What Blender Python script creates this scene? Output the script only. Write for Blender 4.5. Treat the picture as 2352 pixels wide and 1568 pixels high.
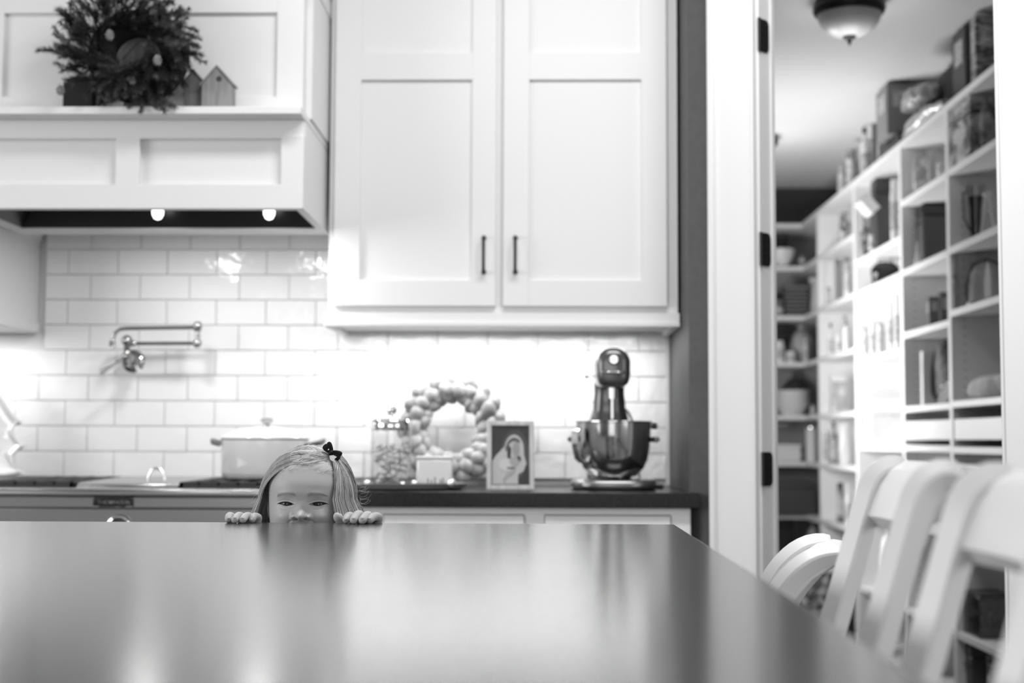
import bpy, bmesh, math, random
import numpy as np
from mathutils import Vector, Matrix, Euler, Quaternion, noise
PI = math.pi
for o in list(bpy.data.objects): bpy.data.objects.remove(o)
scene = bpy.context.scene
COL = scene.collection
# ------------------------------------------------------------------ camera
FPX = 3267.0
CAM_Z = 1.055
cam_d = bpy.data.cameras.new('camera'); cam = bpy.data.objects.new('camera', cam_d); COL.objects.link(cam)
cam_d.sensor_width = 36.0; cam_d.lens = FPX / 2352 * 36
cam_d.clip_start = 0.05; cam_d.clip_end = 60
CAM_R = (Matrix.Rotation(math.radians(1.12), 3, 'Z') @ Matrix.Rotation(math.radians(90 + 3.957), 3, 'X') @ Matrix.Rotation(0.0037, 3, 'Z'))
cam.matrix_world = Matrix.Translation((0, 0, CAM_Z)) @ CAM_R.to_4x4()
cam_d.dof.use_dof = True; cam_d.dof.focus_distance = 2.43; cam_d.dof.aperture_fstop = 3.2
scene.camera = cam
# ------------------------------------------------------------------ world, exposure
w = bpy.data.worlds.new('world'); scene.world = w; w.use_nodes = True
w.node_tree.nodes['Background'].inputs[0].default_value = (0.9, 0.9, 0.9, 1)
w.node_tree.nodes['Background'].inputs[1].default_value = 0.35
vs = scene.view_settings
vs.view_transform = 'Standard'; vs.look = 'None'; vs.gamma = 1.0; vs.use_curve_mapping = False
vs.exposure = 0.0
scene.cycles.max_bounces = 8; scene.cycles.diffuse_bounces = 4; scene.cycles.glossy_bounces = 4
scene.cycles.transmission_bounces = 6; scene.cycles.transparent_max_bounces = 8
scene.cycles.sample_clamp_indirect = 6.0
scene.cycles.caustics_reflective = False; scene.cycles.caustics_refractive = False
def area(name, loc, rot, sx, sy, power):
    l = bpy.data.lights.new(name, 'AREA'); l.shape = 'RECTANGLE'; l.size = sx; l.size_y = sy; l.energy = power
    o = bpy.data.objects.new(name, l); COL.objects.link(o); o.location = loc; o.rotation_euler = rot
    return o
area('left_window_light', (-3.85, 1.3, 1.75), (0, math.radians(-90), 0), 1.3, 2.6, 74)          # daylight of the left windows
area('rear_window_light', (-0.4, -3.35, 1.75), (math.radians(90), 0, 0), 3.2, 1.5, 44)        # daylight of the windows behind the camera
area('right_fill_light', (2.40, 0.2, 1.6), (0, math.radians(90), 0), 1.4, 2.4, 26)            # added fill from the right; that wall has no window
area('ceiling_light_bank', (0.25, 2.75, 2.97), (0, 0, 0), 1.5, 0.3, 46)                        # the row of recessed lamps
area('pantry_window_light', (0.62, 6.6, 1.30), (0, math.radians(-106), 0), 0.7, 0.9, 35)
area('left_under_cabinet_light', (-1.90, 4.33, 1.385), (0, 0, 0), 0.5, 0.05, 2.4)
area('under_cabinet_light', (-0.13, 4.33, 1.385), (0, 0, 0), 0.9, 0.05, 4.5)

def ray(px, py):
    d = CAM_R @ Vector(((px - 1176) / FPX, -(py - 784) / FPX, -1.0))
    return d
def at(px, py, Y):
    """point of the scene plane y = Y behind the photograph's pixel"""
    d = ray(px, py); t = Y / d.y
    return Vector((d.x * t, Y, CAM_Z + d.z * t))
def at_x(px, py, X):
    d = ray(px, py); t = X / d.x
    return Vector((X, d.y * t, CAM_Z + d.z * t))
# ------------------------------------------------------------------ mesh helpers
WM = {}
class MB:
    def __init__(s): s.v = []; s.f = []
    def add(s, vs, fs):
        n = len(s.v); s.v += [tuple(p) for p in vs]; s.f += [tuple(i + n for i in f) for f in fs]; return s
    def box(s, x0, x1, y0, y1, z0, z1, M=None):
        vs = [Vector((x, y, z)) for z in (z0, z1) for y in (y0, y1) for x in (x0, x1)]
        if M is not None: vs = [M @ p for p in vs]
        return s.add(vs, [(0, 2, 3, 1), (4, 5, 7, 6), (0, 1, 5, 4), (2, 6, 7, 3), (0, 4, 6, 2), (1, 3, 7, 5)])
    def prism(s, poly, a0, a1, axis='y', M=None):
        """polygon (two coordinates) extruded along an axis"""
        n = len(poly); vs = []
        for a in (a0, a1):
            for p in poly:
                if axis == 'y': q = Vector((p[0], a, p[1]))
                elif axis == 'x': q = Vector((a, p[0], p[1]))
                else: q = Vector((p[0], p[1], a))
                vs.append(M @ q if M is not None else q)
        fs = [tuple(range(n))[::-1], tuple(range(n, 2 * n))] + [(i, (i + 1) % n, n + (i + 1) % n, n + i) for i in range(n)]
        return s.add(vs, fs)
    def tube(s, pts, r, n=10, cap=True, sec=None, up=None):
        pts = [Vector(p) for p in pts]; m = len(pts)
        rs = [r] * m if not hasattr(r, '__len__') else list(r)
        sec = sec or [(math.cos(2 * PI * k / n), math.sin(2 * PI * k / n)) for k in range(n)]
        n = len(sec); vs = []
        t0 = (pts[1] - pts[0]).normalized()
        a = Vector(up) if up is not None else (Vector((0, 0, 1)) if abs(t0.z) < .9 else Vector((1, 0, 0)))
        for i in range(m):
            t = ((pts[min(i + 1, m - 1)] - pts[i]).normalized() + (pts[i] - pts[max(i - 1, 0)]).normalized())
            t = t.normalized() if t.length > 1e-6 else t0
            a = (a - t * a.dot(t)).normalized(); b = t.cross(a)
            for c, d in sec: vs.append(pts[i] + a * c * rs[i] + b * d * rs[i])
        fs = [(i * n + k, i * n + (k + 1) % n, (i + 1) * n + (k + 1) % n, (i + 1) * n + k) for i in range(m - 1) for k in range(n)]
        if cap: fs += [tuple(range(n))[::-1], tuple(range((m - 1) * n, m * n))]
        return s.add(vs, fs)
    def lathe(s, prof, c=(0, 0, 0), n=32, axis='z', M=None, sx=1, sy=1):
        vs = []; m = len(prof); c = Vector(c)
        for r, z in prof:
            r = max(r, 1e-5)
            for k in range(n):
                a = 2 * PI * k / n; p = (r * math.cos(a) * sx, r * math.sin(a) * sy, z)
                if axis == 'y': p = (p[0], -p[2], p[1])
                elif axis == 'x': p = (p[2], p[0], p[1])
                p = Vector(p)
                if M is not None: p = M @ p
                vs.append(c + p)
        fs = [(i * n + k, i * n + (k + 1) % n, (i + 1) * n + (k + 1) % n, (i + 1) * n + k) for i in range(m - 1) for k in range(n)]
        fs += [tuple(range(n))[::-1], tuple(range((m - 1) * n, m * n))]
        return s.add(vs, fs)
    def ell(s, c, r, n=16, m=10, M=None):
        if not hasattr(r, '__len__'): r = (r, r, r)
        prof = [(math.sin(PI * i / m), -math.cos(PI * i / m)) for i in range(m + 1)]
        S = Matrix.Diagonal((r[0], r[1], r[2])).to_3x3()
        return s.lathe(prof, c, n, M=(M.to_3x3() @ S if M is not None else S))
    def build(s, name, mat, parent=None, bevel=0, smooth=True, sub=0, ang=0.7, seg=2):
        me = bpy.data.meshes.new(name); me.from_pydata(s.v, [], s.f); me.update()
        if mat is not None: me.materials.append(mat)
        if smooth:
            me.polygons.foreach_set('use_smooth', [True] * len(me.polygons)); me.set_sharp_from_angle(angle=ang)
        o = bpy.data.objects.new(name, me); link(o, parent)
        if bevel:
            b = o.modifiers.new('bevel', 'BEVEL'); b.width = bevel; b.segments = seg; b.limit_method = 'ANGLE'; b.angle_limit = 0.6
        if sub:
            b = o.modifiers.new('sub', 'SUBSURF'); b.levels = sub; b.render_levels = sub
        return o
def link(o, parent=None):
    COL.objects.link(o)
    if parent is not None:
        o.parent = parent; o.matrix_parent_inverse = WM[parent.name].inverted()
    WM[o.name] = Matrix.Identity(4)
    return o
def tag(o, label, cat, group=None, kind=None):
    if label: o['label'] = label
    if cat: o['category'] = cat
    if group: o['group'] = group
    if kind: o['kind'] = kind
    return o
def thing(name, label, cat, loc=(0, 0, 0), group=None):
    o = bpy.data.objects.new(name, None); COL.objects.link(o); o.location = loc
    o.empty_display_size = .05
    WM[o.name] = Matrix.Translation(loc)
    return tag(o, label, cat, group)
def struct(o, label=None):
    o['kind'] = 'structure'
    if label: o['label'] = label
    return o
def inst(src, name, parent, M):
    """object sharing src's mesh, placed by matrix M (world)"""
    o = bpy.data.objects.new(name, src.data); COL.objects.link(o)
    if parent is not None:
        o.parent = parent; o.matrix_parent_inverse = WM[parent.name].inverted()
    o.matrix_basis = M; WM[o.name] = M
    for m in src.modifiers:
        if m.type == 'BEVEL':
            b = o.modifiers.new('bevel', 'BEVEL'); b.width = m.width; b.segments = m.segments; b.limit_method = 'ANGLE'; b.angle_limit = m.angle_limit
    return o
# ------------------------------------------------------------------ materials
_M = {}
def G(name, v, rough=.5, metal=0., noise=None, bump=None, spec=None, coat=0, trans=0, alpha=None, sss=0, stretch=None, ior=None, emit=None):
    if name in _M: return _M[name]
    m = bpy.data.materials.new(name); m.use_nodes = True; nt = m.node_tree; b = nt.nodes['Principled BSDF']
    b.inputs['Base Color'].default_value = (v, v, v, 1); b.inputs['Roughness'].default_value = rough; b.inputs['Metallic'].default_value = metal
    if spec is not None: b.inputs['Specular IOR Level'].default_value = spec
    if coat: b.inputs['Coat Weight'].default_value = coat; b.inputs['Coat Roughness'].default_value = .08
    if trans: b.inputs['Transmission Weight'].default_value = trans
    if ior: b.inputs['IOR'].default_value = ior
    if sss:
        b.inputs['Subsurface Weight'].default_value = sss; b.inputs['Subsurface Radius'].default_value = (.006, .006, .006); b.inputs['Subsurface Scale'].default_value = 1.0
    if emit: b.inputs['Emission Color'].default_value = (1, 1, 1, 1); b.inputs['Emission Strength'].default_value = emit
    if alpha is not None: b.inputs['Alpha'].default_value = alpha
    tc = nt.nodes.new('ShaderNodeTexCoord')
    src = tc.outputs['Object']
    if stretch:
        mp = nt.nodes.new('ShaderNodeMapping'); mp.inputs['Scale'].default_value = stretch; nt.links.new(src, mp.inputs[0]); src = mp.outputs[0]
    if noise:
        sc, v2 = noise[:2]; det = noise[2] if len(noise) > 2 else 3
        n = nt.nodes.new('ShaderNodeTexNoise'); n.inputs['Scale'].default_value = sc; n.inputs['Detail'].default_value = det
        nt.links.new(src, n.inputs['Vector'])
        r = nt.nodes.new('ShaderNodeValToRGB'); r.color_ramp.elements[0].position = .38; r.color_ramp.elements[1].position = .62
        r.color_ramp.elements[0].color = (v, v, v, 1); r.color_ramp.elements[1].color = (v2, v2, v2, 1)
        nt.links.new(n.outputs['Fac'], r.inputs[0]); nt.links.new(r.outputs[0], b.inputs['Base Color'])
    if bump:
        sc, st, dist = bump
        n = nt.nodes.new('ShaderNodeTexNoise'); n.inputs['Scale'].default_value = sc; n.inputs['Detail'].default_value = 3
        nt.links.new(src, n.inputs['Vector'])
        bp = nt.nodes.new('ShaderNodeBump'); bp.inputs['Strength'].default_value = st; bp.inputs['Distance'].default_value = dist
        nt.links.new(n.outputs['Fac'], bp.inputs['Height']); nt.links.new(bp.outputs[0], b.inputs['Normal'])
    _M[name] = m; return m
def thinglass(name, tint=.95, rough=.02, ior=1.45, gloss=.0):
    """thin clear pane or vessel wall: see-through with Fresnel reflection"""
    if name in _M: return _M[name]
    m = bpy.data.materials.new(name); m.use_nodes = True; nt = m.node_tree; nt.nodes.remove(nt.nodes['Principled BSDF'])
    t = nt.nodes.new('ShaderNodeBsdfTransparent'); t.inputs[0].default_value = (tint, tint, tint, 1)
    g = nt.nodes.new('ShaderNodeBsdfGlossy'); g.inputs['Roughness'].default_value = rough
    lw = nt.nodes.new('ShaderNodeLayerWeight'); lw.inputs['Blend'].default_value = .5
    pw = nt.nodes.new('ShaderNodeMath'); pw.operation = 'POWER'; pw.inputs[1].default_value = 4.0; nt.links.new(lw.outputs['Facing'], pw.inputs[0])
    f = nt.nodes.new('ShaderNodeMath'); f.operation = 'MULTIPLY_ADD'; f.inputs[1].default_value = .75; f.inputs[2].default_value = .04; nt.links.new(pw.outputs[0], f.inputs[0])
    ad = nt.nodes.new('ShaderNodeMath'); ad.operation = 'ADD'; ad.inputs[1].default_value = gloss; nt.links.new(f.outputs[0], ad.inputs[0])
    x = nt.nodes.new('ShaderNodeMixShader'); nt.links.new(ad.outputs[0], x.inputs[0]); nt.links.new(t.outputs[0], x.inputs[1]); nt.links.new(g.outputs[0], x.inputs[2])
    nt.links.new(x.outputs[0], nt.nodes['Material Output'].inputs[0]); _M[name] = m; return m
def printed(name, a, b_, scale=30, rough=.45, stretch=(1, 1, 1)):
    """printed packaging: flat patches of two greys"""
    if name in _M: return _M[name]
    m = bpy.data.materials.new(name); m.use_nodes = True; nt = m.node_tree; b = nt.nodes['Principled BSDF']
    b.inputs['Roughness'].default_value = rough
    tc = nt.nodes.new('ShaderNodeTexCoord'); mp = nt.nodes.new('ShaderNodeMapping'); mp.inputs['Scale'].default_value = stretch
    nt.links.new(tc.outputs['Object'], mp.inputs[0])
    v = nt.nodes.new('ShaderNodeTexVoronoi'); v.inputs['Scale'].default_value = scale; nt.links.new(mp.outputs[0], v.inputs['Vector'])
    n = nt.nodes.new('ShaderNodeTexNoise'); n.inputs['Scale'].default_value = scale * .6; nt.links.new(mp.outputs[0], n.inputs['Vector'])
    mx = nt.nodes.new('ShaderNodeMix'); mx.data_type = 'RGBA'
    sep = nt.nodes.new('ShaderNodeSeparateColor'); nt.links.new(v.outputs['Color'], sep.inputs[0])
    ml = nt.nodes.new('ShaderNodeMath'); ml.operation = 'MULTIPLY'; nt.links.new(sep.outputs[0], ml.inputs[0]); nt.links.new(n.outputs['Fac'], ml.inputs[1])
    rr = nt.nodes.new('ShaderNodeValToRGB'); rr.color_ramp.elements[0].position = .12; rr.color_ramp.elements[1].position = .42
    nt.links.new(ml.outputs[0], rr.inputs[0]); nt.links.new(rr.outputs[0], mx.inputs[0])
    mx.inputs[6].default_value = (a, a, a, 1); mx.inputs[7].default_value = (b_, b_, b_, 1)
    nt.links.new(mx.outputs[2], b.inputs['Base Color'])
    _M[name] = m; return m
M_white = G('cabinet_paint', .74, .42, bump=(60, .05, .0006))
M_trim = G('trim_paint', .72, .38)
M_dark = G('dark_wall_paint', .072, .62, noise=(40, .064), bump=(180, .12, .0008))
M_ceil = G('ceiling_paint', .78, .8, bump=(120, .1, .001))
M_floor = G('floor_wood', .16, .4, noise=(6, .24), stretch=(1, 8, 1))
M_stone = G('counter_stone', .008, .24, noise=(220, .018, 2), bump=(30, .02, .0005), spec=.30)
M_steel = G('brushed_steel', .42, .26, 1., bump=(300, .06, .0003), stretch=(.05, 1, 1))
M_chrome = G('chrome', .8, .07, 1.)
M_black = G('cast_iron', .02, .5)
M_bronze = G('dark_bronze', .018, .4, .3)
M_shelf = G('shelf_melamine', .8, .4)
M_grout = G('grout', .72, .85, bump=(200, .2, .001))
# ================================================================== SETTING
DW = 4.5            # plane of the tiled wall
XR = 0.412          # short return wall beside the counter
struct(MB().box(-4.3, 3.6, -3.9, 9.2, -.06, 0).build('floor', M_floor))
# kitchen ceiling
struct(MB().box(-4.3, 2.6, -3.9, DW + .1, 3.0, 3.08).build('ceiling', M_ceil))
def wall_open(name, axis, c0, c1, a0, a1, z0, z1, holes, mat):
    """wall slab with rectangular holes; axis = the axis it runs along"""
    mb = MB()
    def bx(p0, p1, q0, q1):
        if p1 - p0 < 1e-4 or q1 - q0 < 1e-4: return
        if axis == 'x': mb.box(p0, p1, c0, c1, q0, q1)
        else: mb.box(c0, c1, p0, p1, q0, q1)
    p = a0
    for h in sorted(holes):
        bx(p, h[0], z0, z1); bx(h[0], h[1], z0, h[2]); bx(h[0], h[1], h[3], z1); p = h[1]
    bx(p, a1, z0, z1)
    return struct(mb.build(name, mat, smooth=False))
M_wall = G('kitchen_wall_paint', .62, .6)
wl = wall_open('wall_left', 'y', -4.12, -4.0, -3.6, DW + .1, 0, 3.0, [(0.0, 2.6, 1.1, 2.4)], M_wall)
wr = wall_open('wall_rear', 'x', -3.6, -3.48, -4.1, 2.6, 0, 3.0, [(-2.0, 1.2, 1.0, 2.5)], M_wall)
wright = struct(MB().box(2.5, 2.6, -3.6, 2.0, 0, 3.0).build('wall_right', M_wall, smooth=False))
M_pane = thinglass('window_glass')
def window(name, axis, c, a0, a1, z0, z1):
    mb = MB(); t = .05
    def bx(m, p0, p1, q0, q1, th):
        if axis == 'x': m.box(p0, p1, c - th, c + th, q0, q1)
        else: m.box(c - th, c + th, p0, p1, q0, q1)
    bx(mb, a0, a1, z0, z0 + t, .04); bx(mb, a0, a1, z1 - t, z1, .04); bx(mb, a0, a0 + t, z0 + t, z1 - t, .04); bx(mb, a1 - t, a1, z0 + t, z1 - t, .04)
    o = struct(mb.build(name, M_trim, bevel=.003))
    n = 3 if a1 - a0 > 2.7 else 2
    for k in range(n):
        b0 = a0 + t + (a1 - a0 - 2 * t) * k / n; b1 = a0 + t + (a1 - a0 - 2 * t) * (k + 1) / n
        g = MB(); bx(g, b0 + .01, b1 - .01, z0 + t, z1 - t, .003); g.build('pane', M_pane, o)
        if k: m = MB(); bx(m, b0 - .012, b0 + .012, z0 + t, z1 - t, .02); m.build('muntin', M_trim, o)
    return o
window('window_1', 'y', -4.06, 0.0, 2.6, 1.1, 2.4)
window('window_2', 'x', -3.54, -2.0, 1.2, 1.0, 2.5)
# ---- tiled wall
wall_back = struct(MB().box(-4.1, XR, DW + .008, DW + .12, 0, 3.0).build('wall_back', M_grout, smooth=False))
PX_, PZ_ = .1590, .08055
M_tile = G('glazed_tile', .89, .10, coat=.0, bump=(20, .45, .006))
tb = MB().box(-PX_ / 2 + .0008, PX_ / 2 - .0008, 0, .0085, -PZ_ / 2 + .0008, PZ_ / 2 - .0008)
rng = random.Random(3)
tile_src = {}
def tile_mesh(wd):
    k = round(wd, 4)
    if k not in tile_src:
        m = MB().box(-wd / 2 + .0008, wd / 2 - .0013, -.0015, .0085, -PZ_ / 2 + .0013, PZ_ / 2 - .0013)
        o = m.build('tile', M_tile, wall_back, bevel=.0011, seg=2); tile_src[k] = o; return o, True
    return tile_src[k], False
z_line = at(300, 573, DW).z; x_a = at(499, 600, DW).x; x_b = at(438, 835, DW).x
xr = XR - .012
for r in range(-9, 3):
    zc = z_line + PZ_ * (r + .5)
    if zc - PZ_ / 2 < .90: continue
    if r > 1: continue
    xl = -1.582 if zc > 1.37 else -2.05
    ph = x_a if (r % 2) else at(438, 550, DW).x
    k0 = math.floor((xl - ph) / PX_)
    for k in range(k0, k0 + 18):
        a = max(ph + k * PX_, xl); b = min(ph + (k + 1) * PX_, xr)
        if b - a < .012: continue
        src, new = tile_mesh(b - a)
        M = Matrix.Translation(((a + b) / 2, DW, zc)) @ Euler((rng.gauss(0, .006), 0, rng.gauss(0, .006))).to_matrix().to_4x4()
        if new: src.matrix_basis = M; WM[src.name] = M
        else: inst(src, 'tile', wall_back, M)
MB().box(XR - .013, XR - .001, DW - .003, DW + .008, .914, 1.40).build('edge_trim', M_trim, wall_back, bevel=.002)
# ---- return wall, 45 degree pantry wall
YC = 3.93           # corner of the return wall; angled wall: x + y = const
K = XR + YC
def onw(x): return Vector((x, K - x, 0))
JL, JR = .5835, 1.0605           # pantry door jambs (x on the wall line)
DZ = 2.46
S2 = math.sqrt(.5)
def wseg(mb, x0, x1, z0, z1, d0=0, d1=.070):
    """prism on the angled wall from x0 to x1, from d0 in front (negative) to d1 behind"""
    n = Vector((S2, S2, 0))
    a, b = onw(x0), onw(x1)
    p = [a + n * d0, b + n * d0, b + n * d1, a + n * d1]
    mb.prism([(q.x, q.y) for q in p], z0, z1, 'z')
mb = MB()
mb.prism([(XR, DW + .12), (XR, YC), (XR + .115 * S2 * 1.42, YC + .05), (XR + .115, DW + .12)], 0, 3.0, 'z')
struct(mb.build('wall_return', M_dark, smooth=False))
mb = MB()
wseg(mb, XR, JL - .02, 0, 3.0); wseg(mb, JR + .02, 1.96, 0, 3.0); wseg(mb, JL - .02, JR + .02, DZ + .02, 3.0)
struct(mb.build('wall_angled', M_dark, smooth=False))
# door frame: jambs + casings (door itself lifted off, hinge leaves left)
door1 = MB()
wseg(door1, JL - .02, JL, 0, DZ, -.001, .071); wseg(door1, JR, JR + .02, 0, DZ, -.001, .071); wseg(door1, JL - .02, JR + .02, DZ, DZ + .02, -.001, .071)
door_1 = struct(door1.build('door_1', M_trim, bevel=.002), 'white painted pantry door frame')
cs = MB()
for s, xj in ((-1, JL), (1, JR)):
    def cx(d): return xj + s * d * S2
    a, b = sorted((cx(.006), cx(.152)));
    wseg(cs, a, b, 0, DZ + .12, -.016, 0)
    for d0, d1, th in ((.006, .014, -.020), (.135, .152, -.030), (.118, .126, -.021), (.100, .106, -.020)):
        if s < 0 and d0 in (.118, .100): continue
        a, b = sorted((cx(d0), cx(d1))); wseg(cs, a, b, 0, DZ + .12, th, -.012)
cs.build('casing', M_trim, door_1, bevel=.002)
cs = MB(); wseg(cs, JL - .11, JR + .11, DZ + .006, DZ + .14, -.018, 0); cs.build('head_casing', M_trim, door_1, bevel=.002)
# door stop
cs = MB()
n = Vector((S2, S2, 0)); t = Vector((S2, -S2, 0))
def jamb_box(mb, xj, s, d0, d1, th, z0, z1):
    a = onw(xj); p = [a + n * d0, a + n * d1, a + n * d1 - t * s * th, a + n * d0 - t * s * th]
    mb.prism([(q.x, q.y) for q in p], z0, z1, 'z')
jamb_box(cs, JL, -1, .050, .066, .005, 0, DZ); jamb_box(cs, JR, 1, .050, .066, .005, 0, DZ)
cs.build('door_stop', M_trim, door_1, bevel=.0015)
# hinge leaves on the left jamb
def hinge(zc):
    h = .0445; a = onw(JL); mbh = MB(); pts = []
    w0, w1, r = .002, .044, .013
    prof = [(w0, -h), (w1 - r, -h)] + [(w1 - r + r * math.sin(q), -h + r - r * math.cos(q)) for q in (0.5, 1.05, 1.57)]
    prof += [(p, -z) for p, z in prof[::-1]]
    vs = []
    for off in (.0005, .003):
        for d, z in prof: vs.append(a + n * (d) + t * off + Vector((0, 0, zc + z)))
    m = len(prof)
    mbh.add(vs, [tuple(range(m)), tuple(range(m, 2 * m))[::-1]] + [(i, (i + 1) % m, m + (i + 1) % m, m + i) for i in range(m)])
    o = mbh.build('hinge', M_bronze, door_1)
    mk = MB(); c = a + n * -.001 + t * .004
    mk.tube([c + Vector((0, 0, zc - h)), c + Vector((0, 0, zc + h))], .0045, 10); mk.build('hinge_pin', M_bronze, o)
    sc = MB()
    for dz in (-.03, -.01, .01, .03):
        for dd in (.014, .030):
            p = a + n * dd + t * .003 + Vector((0, 0, zc + dz))
            sc.tube([p, p + t * .0006], .0028, 8)
    sc.build('screw', G('screw_head', .07, .35, .8), o)
xh = 1749
for py in (77, 571, 1077):
    # jamb face point behind this pixel: solve x + y = K at y from the ray
    d = ray(xh, py); T = (K + .0) / (d.x + d.y); hinge(CAM_Z + d.z * T)
# ---- pantry shell
PXL, PXR, PYB, PCH = .55, 1.96, 8.78, 2.62
wall_open('wall_pantry_left', 'y', PXL - .1, PXL, DW + .0, PYB + .1, 0, PCH + .1, [(6.1, 7.1, .9, 1.7)], M_dark)
window('window_3', 'y', PXL - .05, 6.1, 7.1, .9, 1.7)
struct(MB().box(PXR, PXR + .1, 2.3, PYB + .1, 0, PCH + .1).build('wall_pantry_right', M_dark, smooth=False))
struct(MB().box(PXL - .1, PXR, PYB, PYB + .1, 0, PCH + .1).build('wall_pantry_back', M_dark, smooth=False))
mb = MB(); pc = onw(XR + .0) ; q1 = onw(1.96) + n * .07; q0 = onw(.46) + n * .07
mb.prism([(q0.x, q0.y), (q1.x, q1.y), (PXR, PYB), (PXL - .05, PYB), (PXL - .05, DW)], PCH, PCH + .06, 'z')
struct(mb.build('ceiling_pantry', M_ceil, smooth=False))
# ---- baseboards
struct(MB().box(-3.999, -3.985, -3.4, DW - .7, 0, .12).build('baseboard_left', M_trim, bevel=.002))
# ================================================================== KITCHEN UNITS
def shaker(mb_frame, x0, x1, z0, z1, yf, th=.02, fw=.058, rails=(), panel_in=.008, fr=None):
    """frame-and-panel front: stiles, rails; returns panel boxes"""
    fl, frr, ft, fb = fw if hasattr(fw, '__len__') else (fw, fw, fw, fw)
    mb_frame.box(x0, x0 + fl, yf, yf + th, z0, z1); mb_frame.box(x1 - frr, x1, yf, yf + th, z0, z1)
    e = .0004
    zs = [(z0, z0 + fb)] + list(rails) + [(z1 - ft, z1)]
    for a, b in zs: mb_frame.box(x0 + fl - e, x1 - frr + e, yf + e, yf + th, a, b)
    out = []
    for (a, b), (c, d) in zip(zs[:-1], zs[1:]): out.append((x0 + fl - e, x1 - frr + e, yf + panel_in, yf + th - .002, b - e, c + e))
    return out
# ---- right upper cabinet
FY = 4.13
cab = thing('wall_cabinet', 'tall white shaker wall cabinet with two doors above the counter', 'cabinet', (-.1, DW, 1.39))
UX0 = at(757, 500, 4.155).x; UX1 = at(1556, 500, 4.155).x
zb = at(900, 750, FY).z
MB().box(UX0, UX1, 4.17, DW - .004, 1.405, 2.93).build('carcass', M_white, cab, bevel=.0015)
m = MB(); zc = at(900, 709, 4.155).z
cl, cr = at(1139, 500, 4.152).x, at(1157, 500, 4.152).x
m.box(UX0, UX0 + .022, 4.150, 4.171, zc - .02, 2.93); m.box(UX1 - .030, UX1, 4.150, 4.171, zc - .02, 2.93)
m.box(cl - .012, cr + .012, 4.1505, 4.171, zc - .02, 2.93); m.box(UX0 + .02, UX1 - .028, 4.1506, 4.171, zc - .032, zc + .02)
m.build('face_frame', M_white, cab, bevel=.001)
m = MB(); m.box(UX0 - .008, UX1 + .003, 4.128, 4.150, zb + .012, zc - .014); m.box(UX0 - .008, UX1 + .003, 4.118, 4.150, zb, zb + .0125)
m.box(UX0 - .008, UX0 + .012, 4.150, DW - .01, zb, zc - .014); m.box(UX1 - .018, UX1 + .003, 4.150, DW - .01, zb, zc - .014)
m.build('light_rail', M_white, cab, bevel=.0015)
MB().box(UX0 + .01, UX1 - .02, 4.172, DW - .006, 1.398, 1.4045).build('bottom_panel', M_white, cab)
z1_, z2_, z3_ = at(950, 643, FY).z, at(950, 183, FY).z, at(950, 121, FY).z
zd = at(950, 702, FY).z
for (pa, pb, il, ir, hx) in ((767, 1139, 827, 1083, 1110), (1156, 1532, 1215, 1474, 1183)):
    a, b = at(pa, 500, FY).x, at(pb, 500, FY).x; l, r_ = at(il, 500, FY).x, at(ir, 500, FY).x
    m = MB(); pans = shaker(m, a, b, zd, 2.86, FY, fw=(l - a, b - r_, .075, z1_ - zd), rails=[(z2_, z3_)], panel_in=.011)
    d = m.build('door', M_white, cab, bevel=.0009)
    for p in pans: MB().box(*p).build('door_panel', M_white, d)
    h0, h1 = at(hx, 628, FY - .03), at(hx, 537, FY - .03)
    m = MB(); r = .0046
    m.tube([(h0.x, FY, h0.z + .008), (h0.x, FY - .018, h0.z + .006), (h0.x, FY - .029, h0.z + .012), (h0.x, FY - .031, h0.z + .03), (h0.x, FY - .031, h1.z - .03), (h0.x, FY - .029, h1.z - .012), (h0.x, FY - .018, h1.z - .006), (h0.x, FY, h1.z - .008)], r, 12)
    for z in (h0.z + .008, h1.z - .008): m.lathe([(.0075, -.001), (.0075, .002), (.005, .004)], (h0.x, FY, z), 14, axis='y')
    m.build('handle', M_bronze, d)
# ---- base cabinet right
CFY = 3.885
bx0, bx1 = -.652, at(1586, 1180, CFY).x
base = thing('base_cabinet', 'white base cabinet with drawers under the dark counter', 'cabinet', (-.1, 4.1, 0))
MB().box(bx0, bx1 - .003, CFY + .02, DW - .01, .10, .872).build('carcass', M_white, base)
MB().box(bx0, bx1 - .003, CFY + .09, DW - .01, 0, .10).build('toe_kick', M_white, base)
m = MB(); st = [bx0, at(880, 1180, CFY).x, at(1205, 1180, CFY).x, at(1250, 1180, CFY).x, at(1541, 1180, CFY).x, bx1]
zt = at(1000, 1181, CFY).z
m.box(bx0, bx1, CFY, CFY + .02, zt + .001, .872); m.box(bx0, bx1, CFY, CFY + .02, .10, .14)
for a, b in ((st[0], st[1]), (st[2], st[3]), (st[4], st[5])): m.box(a, b, CFY + .0003, CFY + .02, .139, zt + .002)
for z in (.70, .42): m.box(st[1], st[4], CFY + .0005, CFY + .02, z, z + .03)
m.build('face_frame', M_white, base, bevel=.001)
for a, b in ((st[1], st[2]), (st[3], st[4])):
    for z0, z1 in ((.73, zt), (.45, .70), (.14, .42)):
        m = MB(); pans = shaker(m, a + .002, b - .002, z0 + .002, z1 - .002, CFY - .004, fw=.045 if z1 - z0 > .2 else .03)
        d = m.build('drawer', M_white, base, bevel=.001)
        for p in pans: MB().box(*p).build('drawer_panel', M_white, d)
        zh = (z0 + z1) / 2
        MB().tube([((a + b) / 2 - .06, CFY - .004, zh), ((a + b) / 2 - .055, CFY - .032, zh), ((a + b) / 2 + .055, CFY - .032, zh), ((a + b) / 2 + .06, CFY - .004, zh)], .005, 8).build('handle', M_bronze, d)
CT = .914
ctop = MB()
cx1 = at(1607, 1146, 3.86).x
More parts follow.
